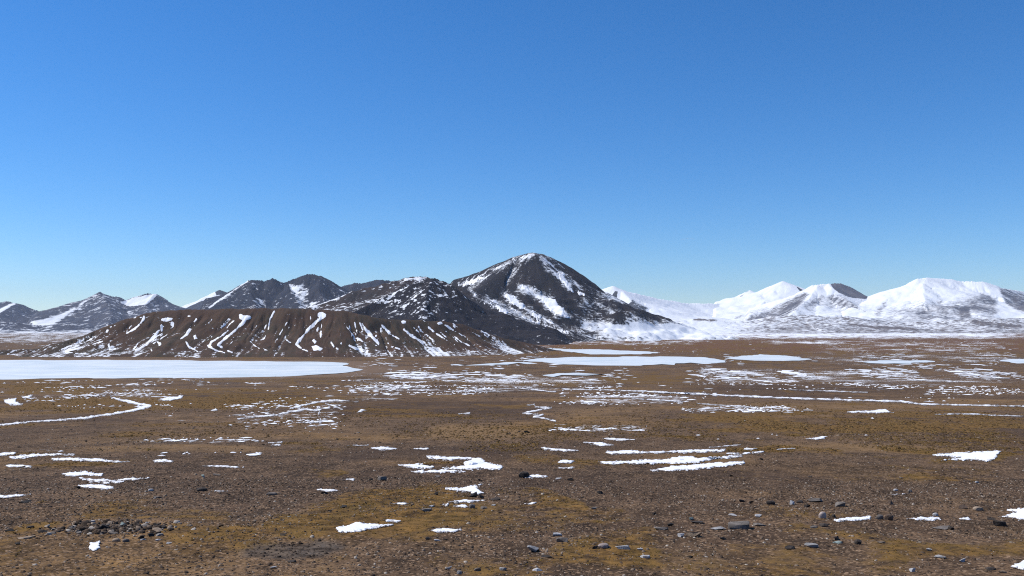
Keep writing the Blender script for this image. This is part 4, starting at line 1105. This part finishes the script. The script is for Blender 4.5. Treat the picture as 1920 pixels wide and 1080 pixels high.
random.seed(5)
STONES = [
 (377, 918, 22, 8, 'dark', 'round', 'smooth dark stone with a thin snow sliver trailing beside it'),
 (282, 919, 11, 5, 'pale', 'round', 'small pale stone on gravel between the curled snow and the smooth dark stone'),
 (45, 941, 23, 6, 'black', 'angular', 'low black lump behind yellow turf near the photo edge'),
 (295, 932, 17, 4, 'grey', 'slab', 'flat grey stone in front of the small pale stone'),
 (146, 914, 9, 6, 'dark', 'angular', 'dark stone at the tip of the spindle-shaped snow patch'),
 (43, 875, 13, 5, 'dark', 'angular', 'dark stone in the flat snow strip at the edge'),
 (380, 893, 9, 6, 'teal', 'angular', 'small greenish stone on gravel below the thin snow bar'),
 (406, 890, 17, 4, 'grey', 'slab', 'flat pale grey slab right of the small greenish stone'),
 (508, 926, 25, 5, 'grey', 'slab', 'long flat grey slab sunk in gravel'),
 (608, 924, 16, 6, 'dark', 'angular', 'dark stone in front of a snow sliver'),
 (645, 950, 19, 8, 'black', 'angular', 'black stone above the mossy turf'),
 (618, 957, 9, 4, 'black', 'angular', 'little black stone beside the larger black stone above the moss'),
 (715, 898, 20, 9, 'grey', 'slab', 'pale grey tilted slab between the hooked snow patch and the gravel'),
 (695, 899, 9, 4, 'dark', 'angular', 'small dark stone touching the pale grey tilted slab'),
 (818, 926, 10, 7, 'dark', 'angular', 'single dark stone left of the ragged snow in the stone cluster'),
 (799, 956, 26, 7, 'grey', 'slab', 'broad grey slab below the snowy stone cluster'),
 (809, 949, 13, 4, 'pale', 'slab', 'pale stone just behind the broad grey slab'),
 (885, 950, 14, 10, 'grey', 'round', 'rounded grey stone at the foot of the snowy stone cluster'),
 (907, 952, 14, 5, 'grey', 'slab', 'flat grey stone right of the rounded grey one'),
 (925, 947, 10, 3, 'pale', 'slab', 'thin pale stone, last of the row below the snowy stone cluster'),
 (888, 928, 18, 11, 'black', 'angular', 'jagged black stone in the snowy stone cluster'),
 (903, 932, 12, 8, 'dark', 'angular', 'dark stone beside the jagged black stone in snow'),
 (855, 942, 13, 6, 'blue', 'angular', 'blue-grey stone at the left of the snowy stone cluster'),
 (929, 936, 22, 6, 'dark', 'slab', 'dark grey slab on turf right of the snowy stone cluster'),
 (901, 900, 11, 5, 'dark', 'angular', 'dark stone below the hooked snow patch'),
 (820, 893, 14, 4, 'grey', 'slab', 'flat grey stone under the bottom strip of the hooked patch'),
 (802, 1010, 11, 6, 'black', 'angular', 'black stone below the lens-shaped snow patch'),
 (820, 1013, 14, 4, 'pale', 'slab', 'pale flake right of the black stone below the lens of snow'),
 (530, 1002, 13, 6, 'dark', 'angular', 'dark stone on turf left of the grainy snow wedge'),
 (545, 1052, 22, 6, 'dark', 'slab', 'dark slab at the edge of the slate gravel'),
 (512, 1064, 14, 5, 'pale', 'slab', 'narrow pale splinter of stone below the slate gravel'),
 (843, 1065, 14, 7, 'pale', 'angular', 'pale stone, first of the cluster at the bottom of the photo'),
 (861, 1074, 11, 8, 'blue', 'round', 'blue-grey cobble in the cluster at the bottom'),
 (943, 1067, 16, 7, 'blue', 'slab', 'blue-grey slab right of the cluster at the bottom'),
 (895, 1068, 15, 7, 'grey', 'angular', 'grey stone between the bottom cluster and the blue-grey slab'),
 (983, 891, 24, 13, 'dark', 'round', 'dark domed boulder standing behind a small snow patch'),
 (1047, 897, 16, 4, 'pale', 'slab', 'pale slab right of the dark domed boulder'),
 (1070, 899, 14, 6, 'dark', 'angular', 'grey-black stone behind the pale slab near the domed boulder'),
 (1125, 924, 14, 6, 'black', 'angular', 'lone black stone on bare gravel below the broad striped snow'),
 (1114, 953, 15, 5, 'grey', 'slab', 'pale-backed stone on turf below the lone black stone'),
 (1000, 1030, 28, 16, 'blue', 'angular', 'tilted blue-white angular stone on turf'),
 (1044, 1002, 20, 7, 'pale', 'slab', 'pale pinkish flat stone on turf above the grey tilted slab'),
 (1054, 1013, 25, 10, 'grey', 'slab', 'grey tilted slab with a dark end, next to the pale flat stone'),
 (1132, 1024, 25, 11, 'pink', 'round', 'pinkish grey stone with a dark hollow beside it'),
 (1116, 1027, 12, 7, 'black', 'angular', 'black stone at the left of the pinkish grey stone'),
 (1168, 1026, 32, 9, 'blue', 'slab', 'broad pale blue slab right of the pinkish grey stone'),
 (1200, 1030, 14, 5, 'pale', 'slab', 'white flake at the right end of the broad pale blue slab'),
 (1240, 991, 30, 7, 'grey', 'slab', 'low grey slab with a black end, on turf'),
 (1257, 984, 15, 7, 'black', 'angular', 'black stone just behind the low grey slab'),
 (1303, 1002, 36, 13, 'tan', 'angular', 'folded grey-tan boulder left of the great slab'),
 (1278, 1004, 15, 8, 'pale', 'slab', 'pale stone leaning on the folded grey-tan boulder'),
 (1209, 1044, 23, 7, 'pale', 'angular', 'bright white stone among pale gravel'),
 (1007, 1068, 22, 7, 'pale', 'slab', 'whitish slab on turf at the bottom of the photo'),
 (1387, 986, 50, 16, 'grey', 'block', 'great slab-sided boulder with a black front, largest stone'),
 (1347, 991, 32, 7, 'blue', 'slab', 'pale blue flat slab at the left end of the great slab'),
 (1426, 984, 28, 7, 'grey', 'slab', 'flat grey slab at the right end of the great slab'),
 (1308, 979, 27, 6, 'dark', 'slab', 'dark flat slab left of and behind the great slab'),
 (1297, 973, 12, 7, 'teal', 'angular', 'small greenish stone on the dark flat slab'),
 (1227, 963, 10, 5, 'dark', 'angular', 'small dark stone among pale chips above the black stone'),
 (1392, 939, 15, 6, 'black', 'angular', 'black stone at the start of the row of stones'),
 (1409, 942, 11, 6, 'black', 'angular', 'small black stone, second in the row of stones'),
 (1446, 943, 19, 9, 'dark', 'round', 'round-backed dark grey stone, third in the row of stones'),
 (1422, 967, 19, 6, 'pale', 'slab', 'whitish slab with a dark stone behind it, above the great slab'),
 (1374, 965, 19, 5, 'pale', 'slab', 'pale flat stone left of the whitish slab above the great slab'),
 (1357, 1010, 14, 6, 'black', 'angular', 'black stone in front of the great slab'),
 (1025, 1043, 26, 6, 'dark', 'angular', 'dark jagged stone below the tilted blue-white stone'),
 (1295, 1044, 13, 6, 'black', 'angular', 'black stone on gravel right of the bright white stone'),
 (1485, 943, 13, 9, 'pale', 'angular', 'white stone in the middle of the row of stones'),
 (1500, 941, 15, 5, 'black', 'slab', 'black slab touching the white stone in the row'),
 (1531, 938, 33, 9, 'grey', 'slab', 'long pale-topped slab with a dark underside, in the row of stones'),
 (1514, 949, 15, 6, 'dark', 'angular', 'dark stone in front of the long pale-topped slab'),
 (1575, 946, 29, 10, 'grey', 'angular', 'low triangular grey stone at the end of the row'),
 (1543, 967, 17, 14, 'pink', 'round', 'upright pale pinkish stone below the row of stones'),
 (1565, 968, 11, 7, 'dark', 'angular', 'dark stone right of the upright pale stone'),
 (1672, 943, 12, 9, 'brown', 'angular', 'small dark brown stone alone above the snow strips'),
 (1650, 970, 18, 10, 'grey', 'round', 'round grey stone touching the round brown one'),
 (1668, 971, 19, 13, 'brown', 'round', 'round brown stone between two snow strips'),
 (1755, 965, 12, 7, 'pale', 'round', 'small pale grey stone left of the rusty soil'),
 (1806, 951, 19, 9, 'brown', 'angular', 'brown-grey stone with a dark side above the rusty soil'),
 (1835, 954, 21, 9, 'tan', 'round', 'tan domed stone right of the brown-grey one'),
 (1877, 983, 26, 12, 'dark', 'angular', 'dark peaked stone in front of the bright snow drift'),
 (1861, 973, 18, 6, 'dark', 'angular', 'dark stone at the end of the bright snow drift'),
 (1546, 985, 20, 7, 'dark', 'slab', 'dark flake below the end of the snow strip'),
 (1527, 988, 20, 5, 'grey', 'slab', 'grey flake left of the dark flake below the snow strip'),
 (1523, 1023, 30, 10, 'blue', 'slab', 'smooth pale blue-grey slab on the gravel near the bottom'),
 (1482, 1027, 26, 7, 'dark', 'slab', 'blue-black jagged stone left of the smooth blue-grey slab'),
 (1568, 1009, 20, 9, 'brown', 'angular', 'purple-brown stone above the greenish flake'),
 (1573, 1017, 22, 5, 'teal', 'slab', 'greenish flake in front of the purple-brown stone'),
 (1610, 1017, 16, 11, 'dark', 'round', 'blue-black rounded stone under a turf lip'),
 (1654, 1017, 18, 5, 'grey', 'slab', 'grey flake right of the blue-black rounded stone'),
 (1712, 1069, 14, 8, 'pale', 'angular', 'white angular stone near the bottom of the photo'),
 (1765, 1044, 24, 7, 'blue', 'slab', 'pale blue slab among yellow turf'),
 (1805, 1051, 15, 8, 'blue', 'angular', 'blue-white stone right of the pale blue slab'),
 (1743, 1031, 12, 6, 'blue', 'angular', 'small bluish stone behind the pale blue slab'),
 (1770, 990, 40, 7, 'grey', 'slab', 'low broken grey outcrop of slate on the gravel'),
 (1785, 991, 13, 7, 'dark', 'angular', 'dark stone at the right of the low slate outcrop'),
 (1680, 919, 11, 5, 'pale', 'round', 'snow-capped stone, left one of the pair on brown gravel'),
 (1707, 921, 10, 6, 'grey', 'round', 'grey snow-capped stone, right one of the pair on brown gravel'),
 (1880, 1072, 18, 6, 'tan', 'slab', 'tan slab in the bottom corner below the snow'),
 (1860, 1067, 22, 7, 'dark', 'angular', 'dark stone at the edge of the corner snow'),
 (1832, 904, 8, 4, 'pale', 'round', 'tiny pale stone below the golden turf'),
 (1690, 896, 8, 4, 'pink', 'angular', 'tiny pinkish stone on bare gravel below the feathery snow'),
 (1372, 892, 9, 4, 'dark', 'angular', 'small dark stone below the tip of the broad striped snow'),
 (1519, 894, 12, 3, 'dark', 'slab', 'thin dark flake on brown gravel'),
 (1428, 861, 9, 4, 'dark', 'angular', 'dark stone beside a snow sliver off the striped patch'),
 (273, 824, 6, 5, 'black', 'angular', 'black stone on the speckled snow band'),
 (988, 810, 13, 5, 'black', 'angular', 'far dark rock on the ochre mound in mid-plain'),
 (974, 809, 6, 3, 'black', 'angular', 'smaller far dark rock left of the rock on the ochre mound'),
 (403, 812, 5, 3, 'black', 'angular', 'tiny far dark rock at the end of a snow sliver'),
]
for s in STONES:
    stone(*s)

HEAP = [
 (198, 988, 32, 17, 'black', 'angular', 'black boulder, largest in the rubble heap'),
 (209, 990, 15, 8, 'pale', 'angular', 'pale stone in front of the black boulder in the heap'),
 (230, 982, 18, 12, 'teal', 'angular', 'pale green stone on top of the rubble heap'),
 (294, 993, 26, 9, 'tan', 'slab', 'tan slab at the right end of the rubble heap'),
 (299, 1002, 20, 8, 'blue', 'slab', 'blue-white slab below the tan slab in the heap'),
 (217, 1012, 17, 10, 'tan', 'round', 'round tan cobble at the foot of the heap'),
 (235, 1013, 14, 9, 'grey', 'round', 'round grey cobble beside the tan cobble'),
 (263, 1006, 18, 11, 'black', 'angular', 'black stone in the lower part of the heap'),
 (211, 999, 17, 7, 'grey', 'slab', 'grey slab leaning under the black boulder'),
 (245, 984, 13, 8, 'dark', 'angular', 'dark stone right of the pale green stone'),
 (259, 987, 16, 7, 'grey', 'angular', 'grey stone in the middle of the heap'),
 (291, 985, 14, 7, 'black', 'angular', 'black stone behind the tan slab'),
 (305, 988, 15, 8, 'dark', 'round', 'dark rounded stone at the top right of the heap'),
 (321, 991, 14, 5, 'pink', 'slab', 'pinkish flat stone lying right of the heap'),
 (296, 1012, 12, 4, 'pale', 'slab', 'pale flake at the lower right of the heap'),
 (316, 1018, 11, 5, 'pale', 'angular', 'lone pale stone below the right end of the heap'),
 (282, 1003, 14, 9, 'black', 'angular', 'black stone left of the blue-white slab'),
 (268, 1011, 12, 5, 'pale', 'angular', 'pale chip below the lower black stone'),
 (142, 981, 19, 7, 'grey', 'slab', 'flat grey stone at the top left of the heap'),
 (157, 980, 14, 6, 'dark', 'angular', 'dark stone right of the flat grey stone'),
 (172, 977, 14, 5, 'pale', 'slab', 'pale stone on the crest left of the black boulder'),
 (133, 992, 20, 8, 'dark', 'angular', 'dark stone in the left part of the heap'),
 (148, 997, 15, 6, 'grey', 'angular', 'grey stone on the lower left flank of the heap'),
 (112, 990, 14, 6, 'brown', 'angular', 'brown stone between the dark stones of the heap'),
 (79, 995, 23, 9, 'dark', 'angular', 'dark stone on the low left tail of the heap'),
 (98, 999, 16, 6, 'grey', 'slab', 'grey slab in the left tail of the heap'),
 (55, 988, 16, 6, 'dark', 'angular', 'dark stone further out on the left tail'),
 (18, 993, 22, 8, 'black', 'angular', 'black stone where the left tail meets the photo edge'),
 (190, 999, 13, 7, 'dark', 'angular', 'dark stone under the black boulder'),
 (176, 992, 14, 6, 'brown', 'angular', 'brown stone left of the black boulder'),
 (45, 1008, 36, 6, 'tan', 'slab', 'long flat tan slab below the left tail'),
 (32, 1019, 13, 6, 'black', 'angular', 'black stone below the long flat tan slab'),
 (275, 981, 11, 6, 'pale', 'angular', 'pale stone on the crest right of the pale green one'),
 (252, 996, 12, 6, 'brown', 'angular', 'brown stone in the hollow of the heap'),
]
for s in HEAP:
    stone(*s, group='stones of the rubble heap')

# ------------------------------------------------------------------ gravel, rubble and turf (too many to count)
rs = np.random.RandomState(3)
CUBE_V = np.array([(-1, -1, -1), (1, -1, -1), (1, 1, -1), (-1, 1, -1), (-1, -1, 1), (1, -1, 1), (1, 1, 1), (-1, 1, 1)], float)
CUBE_V[4:, :2] *= .72
CUBE_F = np.array([(4, 5, 6, 7), (0, 1, 5, 4), (1, 2, 6, 5), (2, 3, 7, 6), (3, 0, 4, 7)])

def scatter(n, y0, y1, half=math.tan(math.radians(35))):
    y = np.sqrt(rs.uniform(y0 ** 2, y1 ** 2, n))
    x = rs.uniform(-half, half, n) * y
    return x, y

def stones_mesh(name, x, y, size, tone, sink=.3):
    n = len(x)
    z = gz(x, y)
    jit = 1 + rs.uniform(-.38, .38, (n, 8, 3))
    s = np.stack([rs.uniform(.75, 1.35, n), rs.uniform(.65, 1.1, n), rs.uniform(.22, .62, n)], 1) * size[:, None] * .5
    V = CUBE_V[None] * jit * s[:, None, :]
    a = rs.uniform(0, 2 * math.pi, n); ca, sa = np.cos(a)[:, None], np.sin(a)[:, None]
    tl = rs.normal(0, .28, n)[:, None]
    V[:, :, 2] = V[:, :, 2] + tl * V[:, :, 0]
    vx = V[:, :, 0] * ca - V[:, :, 1] * sa; vy = V[:, :, 0] * sa + V[:, :, 1] * ca
    V[:, :, 0] = vx + x[:, None]; V[:, :, 1] = vy + y[:, None]
    V[:, :, 2] += (z + s[:, 2] * (1 - 2 * sink))[:, None]
    Fq = (CUBE_F[None] + 8 * np.arange(n)[:, None, None]).reshape(-1, 4)
    return mesh_np(name, V.reshape(-1, 3), Fq, {'tone': np.repeat(tone, 8)}, smooth=False)

def gravel_material():
    g = NT('gravel_stone')
    c = g.ramp(g.attr('tone'), [(0, (.028, .021, .017)), (.25, (.060, .042, .030)), (.50, (.105, .074, .052)), (.70, (.17, .126, .092)), (.86, (.25, .20, .155)), (1.0, (.42, .38, .33))])
    n = g.noise(g.pos(), 30.0, 3, .6)
    c = g.mix(1.0, c, g.ramp(n, [(0, (.6, .6, .6)), (1, (1.25, 1.22, 1.18))]), 'MULTIPLY')
    return g.finish(c, .92, None, .12)
M_GRAVEL = gravel_material()

def gravel_class(n, y0, y1, smin, smax, seed, thr):
    x, y = scatter(n, y0, y1)
    d = fbm(x / 3.0, y / 3.5, seed, 3) + .6 * fbm(x / 14.0, y / 16.0, seed + 1, 2) - .55 * moss(x, y)
    keep = d + rs.uniform(-.75, .75, n) > thr
    x, y = x[keep], y[keep]
    size = smin * (smax / smin) ** (rs.uniform(0, 1, len(x)) ** 3.2)
    tone = np.clip(rs.beta(1.5, 1.7, len(x)) + .08 * fbm(x / 6, y / 6, seed + 2, 2), 0, 1)
    px, py = smooth_px(x, y)
    dk = sdf_poly(px, py, [(470, 1030), (520, 1020), (600, 1018), (655, 1024), (640, 1034), (600, 1048), (540, 1052), (480, 1050), (430, 1040)])
    tone_ = np.clip(tone + .22 * boxes(px, py, LIGHT_BOXES[-3:]), 0, 1)
    tone = np.where(dk > -3, tone * .35, tone_)
    return x, y, size, tone
cl = [gravel_class(78000, 14.5, 32, .020, .075, 401, -.35), gravel_class(26000, 24, 62, .03, .10, 411, -.1), gravel_class(4000, 50, 120, .07, .22, 421, .05)]
x, y, size, tone = [np.concatenate([c[i] for c in cl]) for i in range(4)]
put('gravel', stones_mesh('gravel', x, y, size, tone), M_GRAVEL, kind='stuff', label='loose brown and grey gravel scattered over the slope', category='gravel')

# rubble filling the heap
n = 620
hx = rs.normal(0, 1.0, n); hy = rs.normal(0, .42, n)
cx, cy = px_to_ground(np.array([190.]), np.array([990.]))
x = float(cx[0]) + .25 + hx * .72; y = float(cy[0]) + hy * .75
size = .03 * (4.6 ** (rs.uniform(0, 1, n) ** 1.6)); tone = rs.beta(.7, .9, n)
put('rubble', stones_mesh('rubble', x, y, size, tone, .1), M_GRAVEL, kind='stuff', label='small broken stones filling the rubble heap', category='rubble')

# low turf
def turf_mesh():
    x, y = scatter(60000, 14.5, 62)
    m = moss(x, y)
    keep = m + rs.uniform(-.3, .3, len(x)) > .62
    x, y = x[keep][:20000], y[keep][:20000]
    n = len(x); z = gz(x, y)
    k = 4
    a = rs.uniform(0, 2 * math.pi, (n, k)); L = rs.uniform(.008, .022, (n, k)) * (1 + y[:, None] / 50)
    lean = rs.uniform(1.2, 3.5, (n, k)); wdt = rs.uniform(.006, .014, (n, k)) * (1 + y[:, None] / 28)
    bx = x[:, None] + rs.normal(0, .03, (n, k)); by = y[:, None] + rs.normal(0, .03, (n, k)); bz = np.repeat(z[:, None], k, 1) - .004
    dx, dy = np.cos(a), np.sin(a)
    p0 = np.stack([bx - dy * wdt, by + dx * wdt, bz], -1); p1 = np.stack([bx + dy * wdt, by - dx * wdt, bz], -1)
    p2 = np.stack([bx + dx * L * lean, by + dy * L * lean, bz + L], -1)
    V = np.stack([p0, p1, p2], 2).reshape(-1, 3)
    T = np.arange(len(V)).reshape(-1, 3)
    return mesh_np('grass', V, T, {'tone': np.repeat(rs.uniform(0, 1, n), 3 * k)}, smooth=False)
g = NT('dry_turf')
c = g.ramp(g.attr('tone'), [(0, (.075, .047, .014)), (.4, (.11, .07, .018)), (.75, (.15, .094, .027)), (1, (.19, .13, .05))])
put('grass', turf_mesh(), g.finish(c, .95, None, .05), kind='stuff', label='short dry yellow-olive turf in mats on the slope', category='grass')

# hummocks of tussock grass on the middle of the plain
def tussock_mesh():
    r = np.random.RandomState(44)
    N = 90000
    px = r.uniform(-120, 2040, N); py = r.uniform(HOR + 58, HOR + 235, N)
    x, y = px_to_ground(px, py, 5)
    d = fbm(x / (4 + y * .03), y / (8 + y * .08), 45, 3) + .6 * moss(x, y)
    keep = d + r.uniform(-.45, .45, N) > .42
    for w in _lakeW.values():
        keep &= sdf_poly(x, y, w) < 0
    x, y = x[keep][:24000], y[keep][:24000]
    n = len(x); k = 6
    rad = (.045 + .00045 * np.minimum(y, 500)) * np.exp(np.clip(r.normal(0, .4, n), -1, .7)); hgt = rad * r.uniform(.25, .55, n)
    a = np.arange(k) / k * 2 * math.pi + r.uniform(0, 1, (n, 1))
    rr = rad[:, None] * r.uniform(.7, 1.3, (n, k))
    vx = np.concatenate([x[:, None] + rad[:, None] * r.uniform(-.3, .3, (n, 1)), x[:, None] + np.cos(a) * rr * .55, x[:, None] + np.cos(a) * rr], 1)
    vy = np.concatenate([y[:, None] + rad[:, None] * r.uniform(-.3, .3, (n, 1)), y[:, None] + np.sin(a) * rr * .55, y[:, None] + np.sin(a) * rr], 1)
    vz = gz(vx.ravel(), vy.ravel()).reshape(vx.shape)
    vz[:, 0] += hgt; vz[:, 1:k + 1] += hgt[:, None] * r.uniform(.6, .95, (n, k)); vz[:, k + 1:] -= .03 + .0002 * vy[:, k + 1:]
    V = np.stack([vx, vy, vz], -1).reshape(-1, 3)
    i = np.arange(k); j = (i + 1) % k
    t = np.concatenate([np.stack([0 * i, 1 + i, 1 + j], 1), np.stack([1 + i, 1 + k + i, 1 + k + j], 1), np.stack([1 + i, 1 + k + j, 1 + j], 1)])
    T = (t[None] + (2 * k + 1) * np.arange(n)[:, None, None]).reshape(-1, 3)
    return mesh_np('tussock_grass', V, T, {'tone': np.repeat(r.uniform(0, 1, n), 2 * k + 1)}, smooth=False)
g = NT('tussock')
c = g.ramp(g.attr('tone'), [(0, (.045, .029, .016)), (.4, (.075, .048, .022)), (.75, (.12, .073, .026)), (1, (.165, .108, .045))])
put('tussock_grass', tussock_mesh(), g.finish(c, .95, None, .05), kind='stuff', label='brown tussock hummocks dotting the middle of the plain', category='grass')

# ------------------------------------------------------------------ a wisp of cloud and the mountain air
def cloud():
    d = 26000.0
    c = to_world(1290, 447, d)
    V = []; T = []
    r = np.random.RandomState(8)
    V0, T0 = ico(3)
    for k in range(7):
        t = (k - 3) / 3.0
        q = V0 * np.array([95, 60, 22 - 9 * abs(t)]) * (1 + .25 * fbm(V0[:, 0] * 2 + k * 5, V0[:, 1] * 2 + V0[:, 2], 70 + k, 3))[:, None]
        q = q + np.array([t * 140, r.uniform(-30, 30), -18 * t * t - (6 if t < 0 else 0)])
        T.append(T0 + len(V0) * k); V.append(q)
    me = mesh_np('cloud', np.concatenate(V), np.concatenate(T))
    g = NT('cloud_vapour')
    v = g.n('ShaderNodeVolumePrincipled'); v.inputs['Color'].default_value = (1, 1, 1, 1); v.inputs['Density'].default_value = .0016; v.inputs['Anisotropy'].default_value = .2
    g.link(v.outputs[0], g.out.inputs['Volume'])
    o = put('cloud', me, g.m, label='tiny faint wisp of white cloud over the white saddle', category='cloud')
    o.location = c
cloud()

def haze():
    bm = bmesh.new(); bmesh.ops.create_cube(bm, size=1.0)
    me = bpy.data.meshes.new('haze'); bm.to_mesh(me); bm.free()
    g = NT('mountain_air')
    v = g.n('ShaderNodeVolumePrincipled'); v.inputs['Color'].default_value = (.70, .82, 1.0, 1); v.inputs['Density'].default_value = 1.8e-5; v.inputs['Anisotropy'].default_value = .0
    g.link(v.outputs[0], g.out.inputs['Volume'])
    o = put('haze', me, g.m, kind='stuff', label='thin blue mountain air over the whole plain', category='haze')
    zmax = 760.0; zmin = -9.0
    o.scale = (33000, 33000, zmax - zmin); o.location = (0, 0, (zmax + zmin) / 2)
haze()
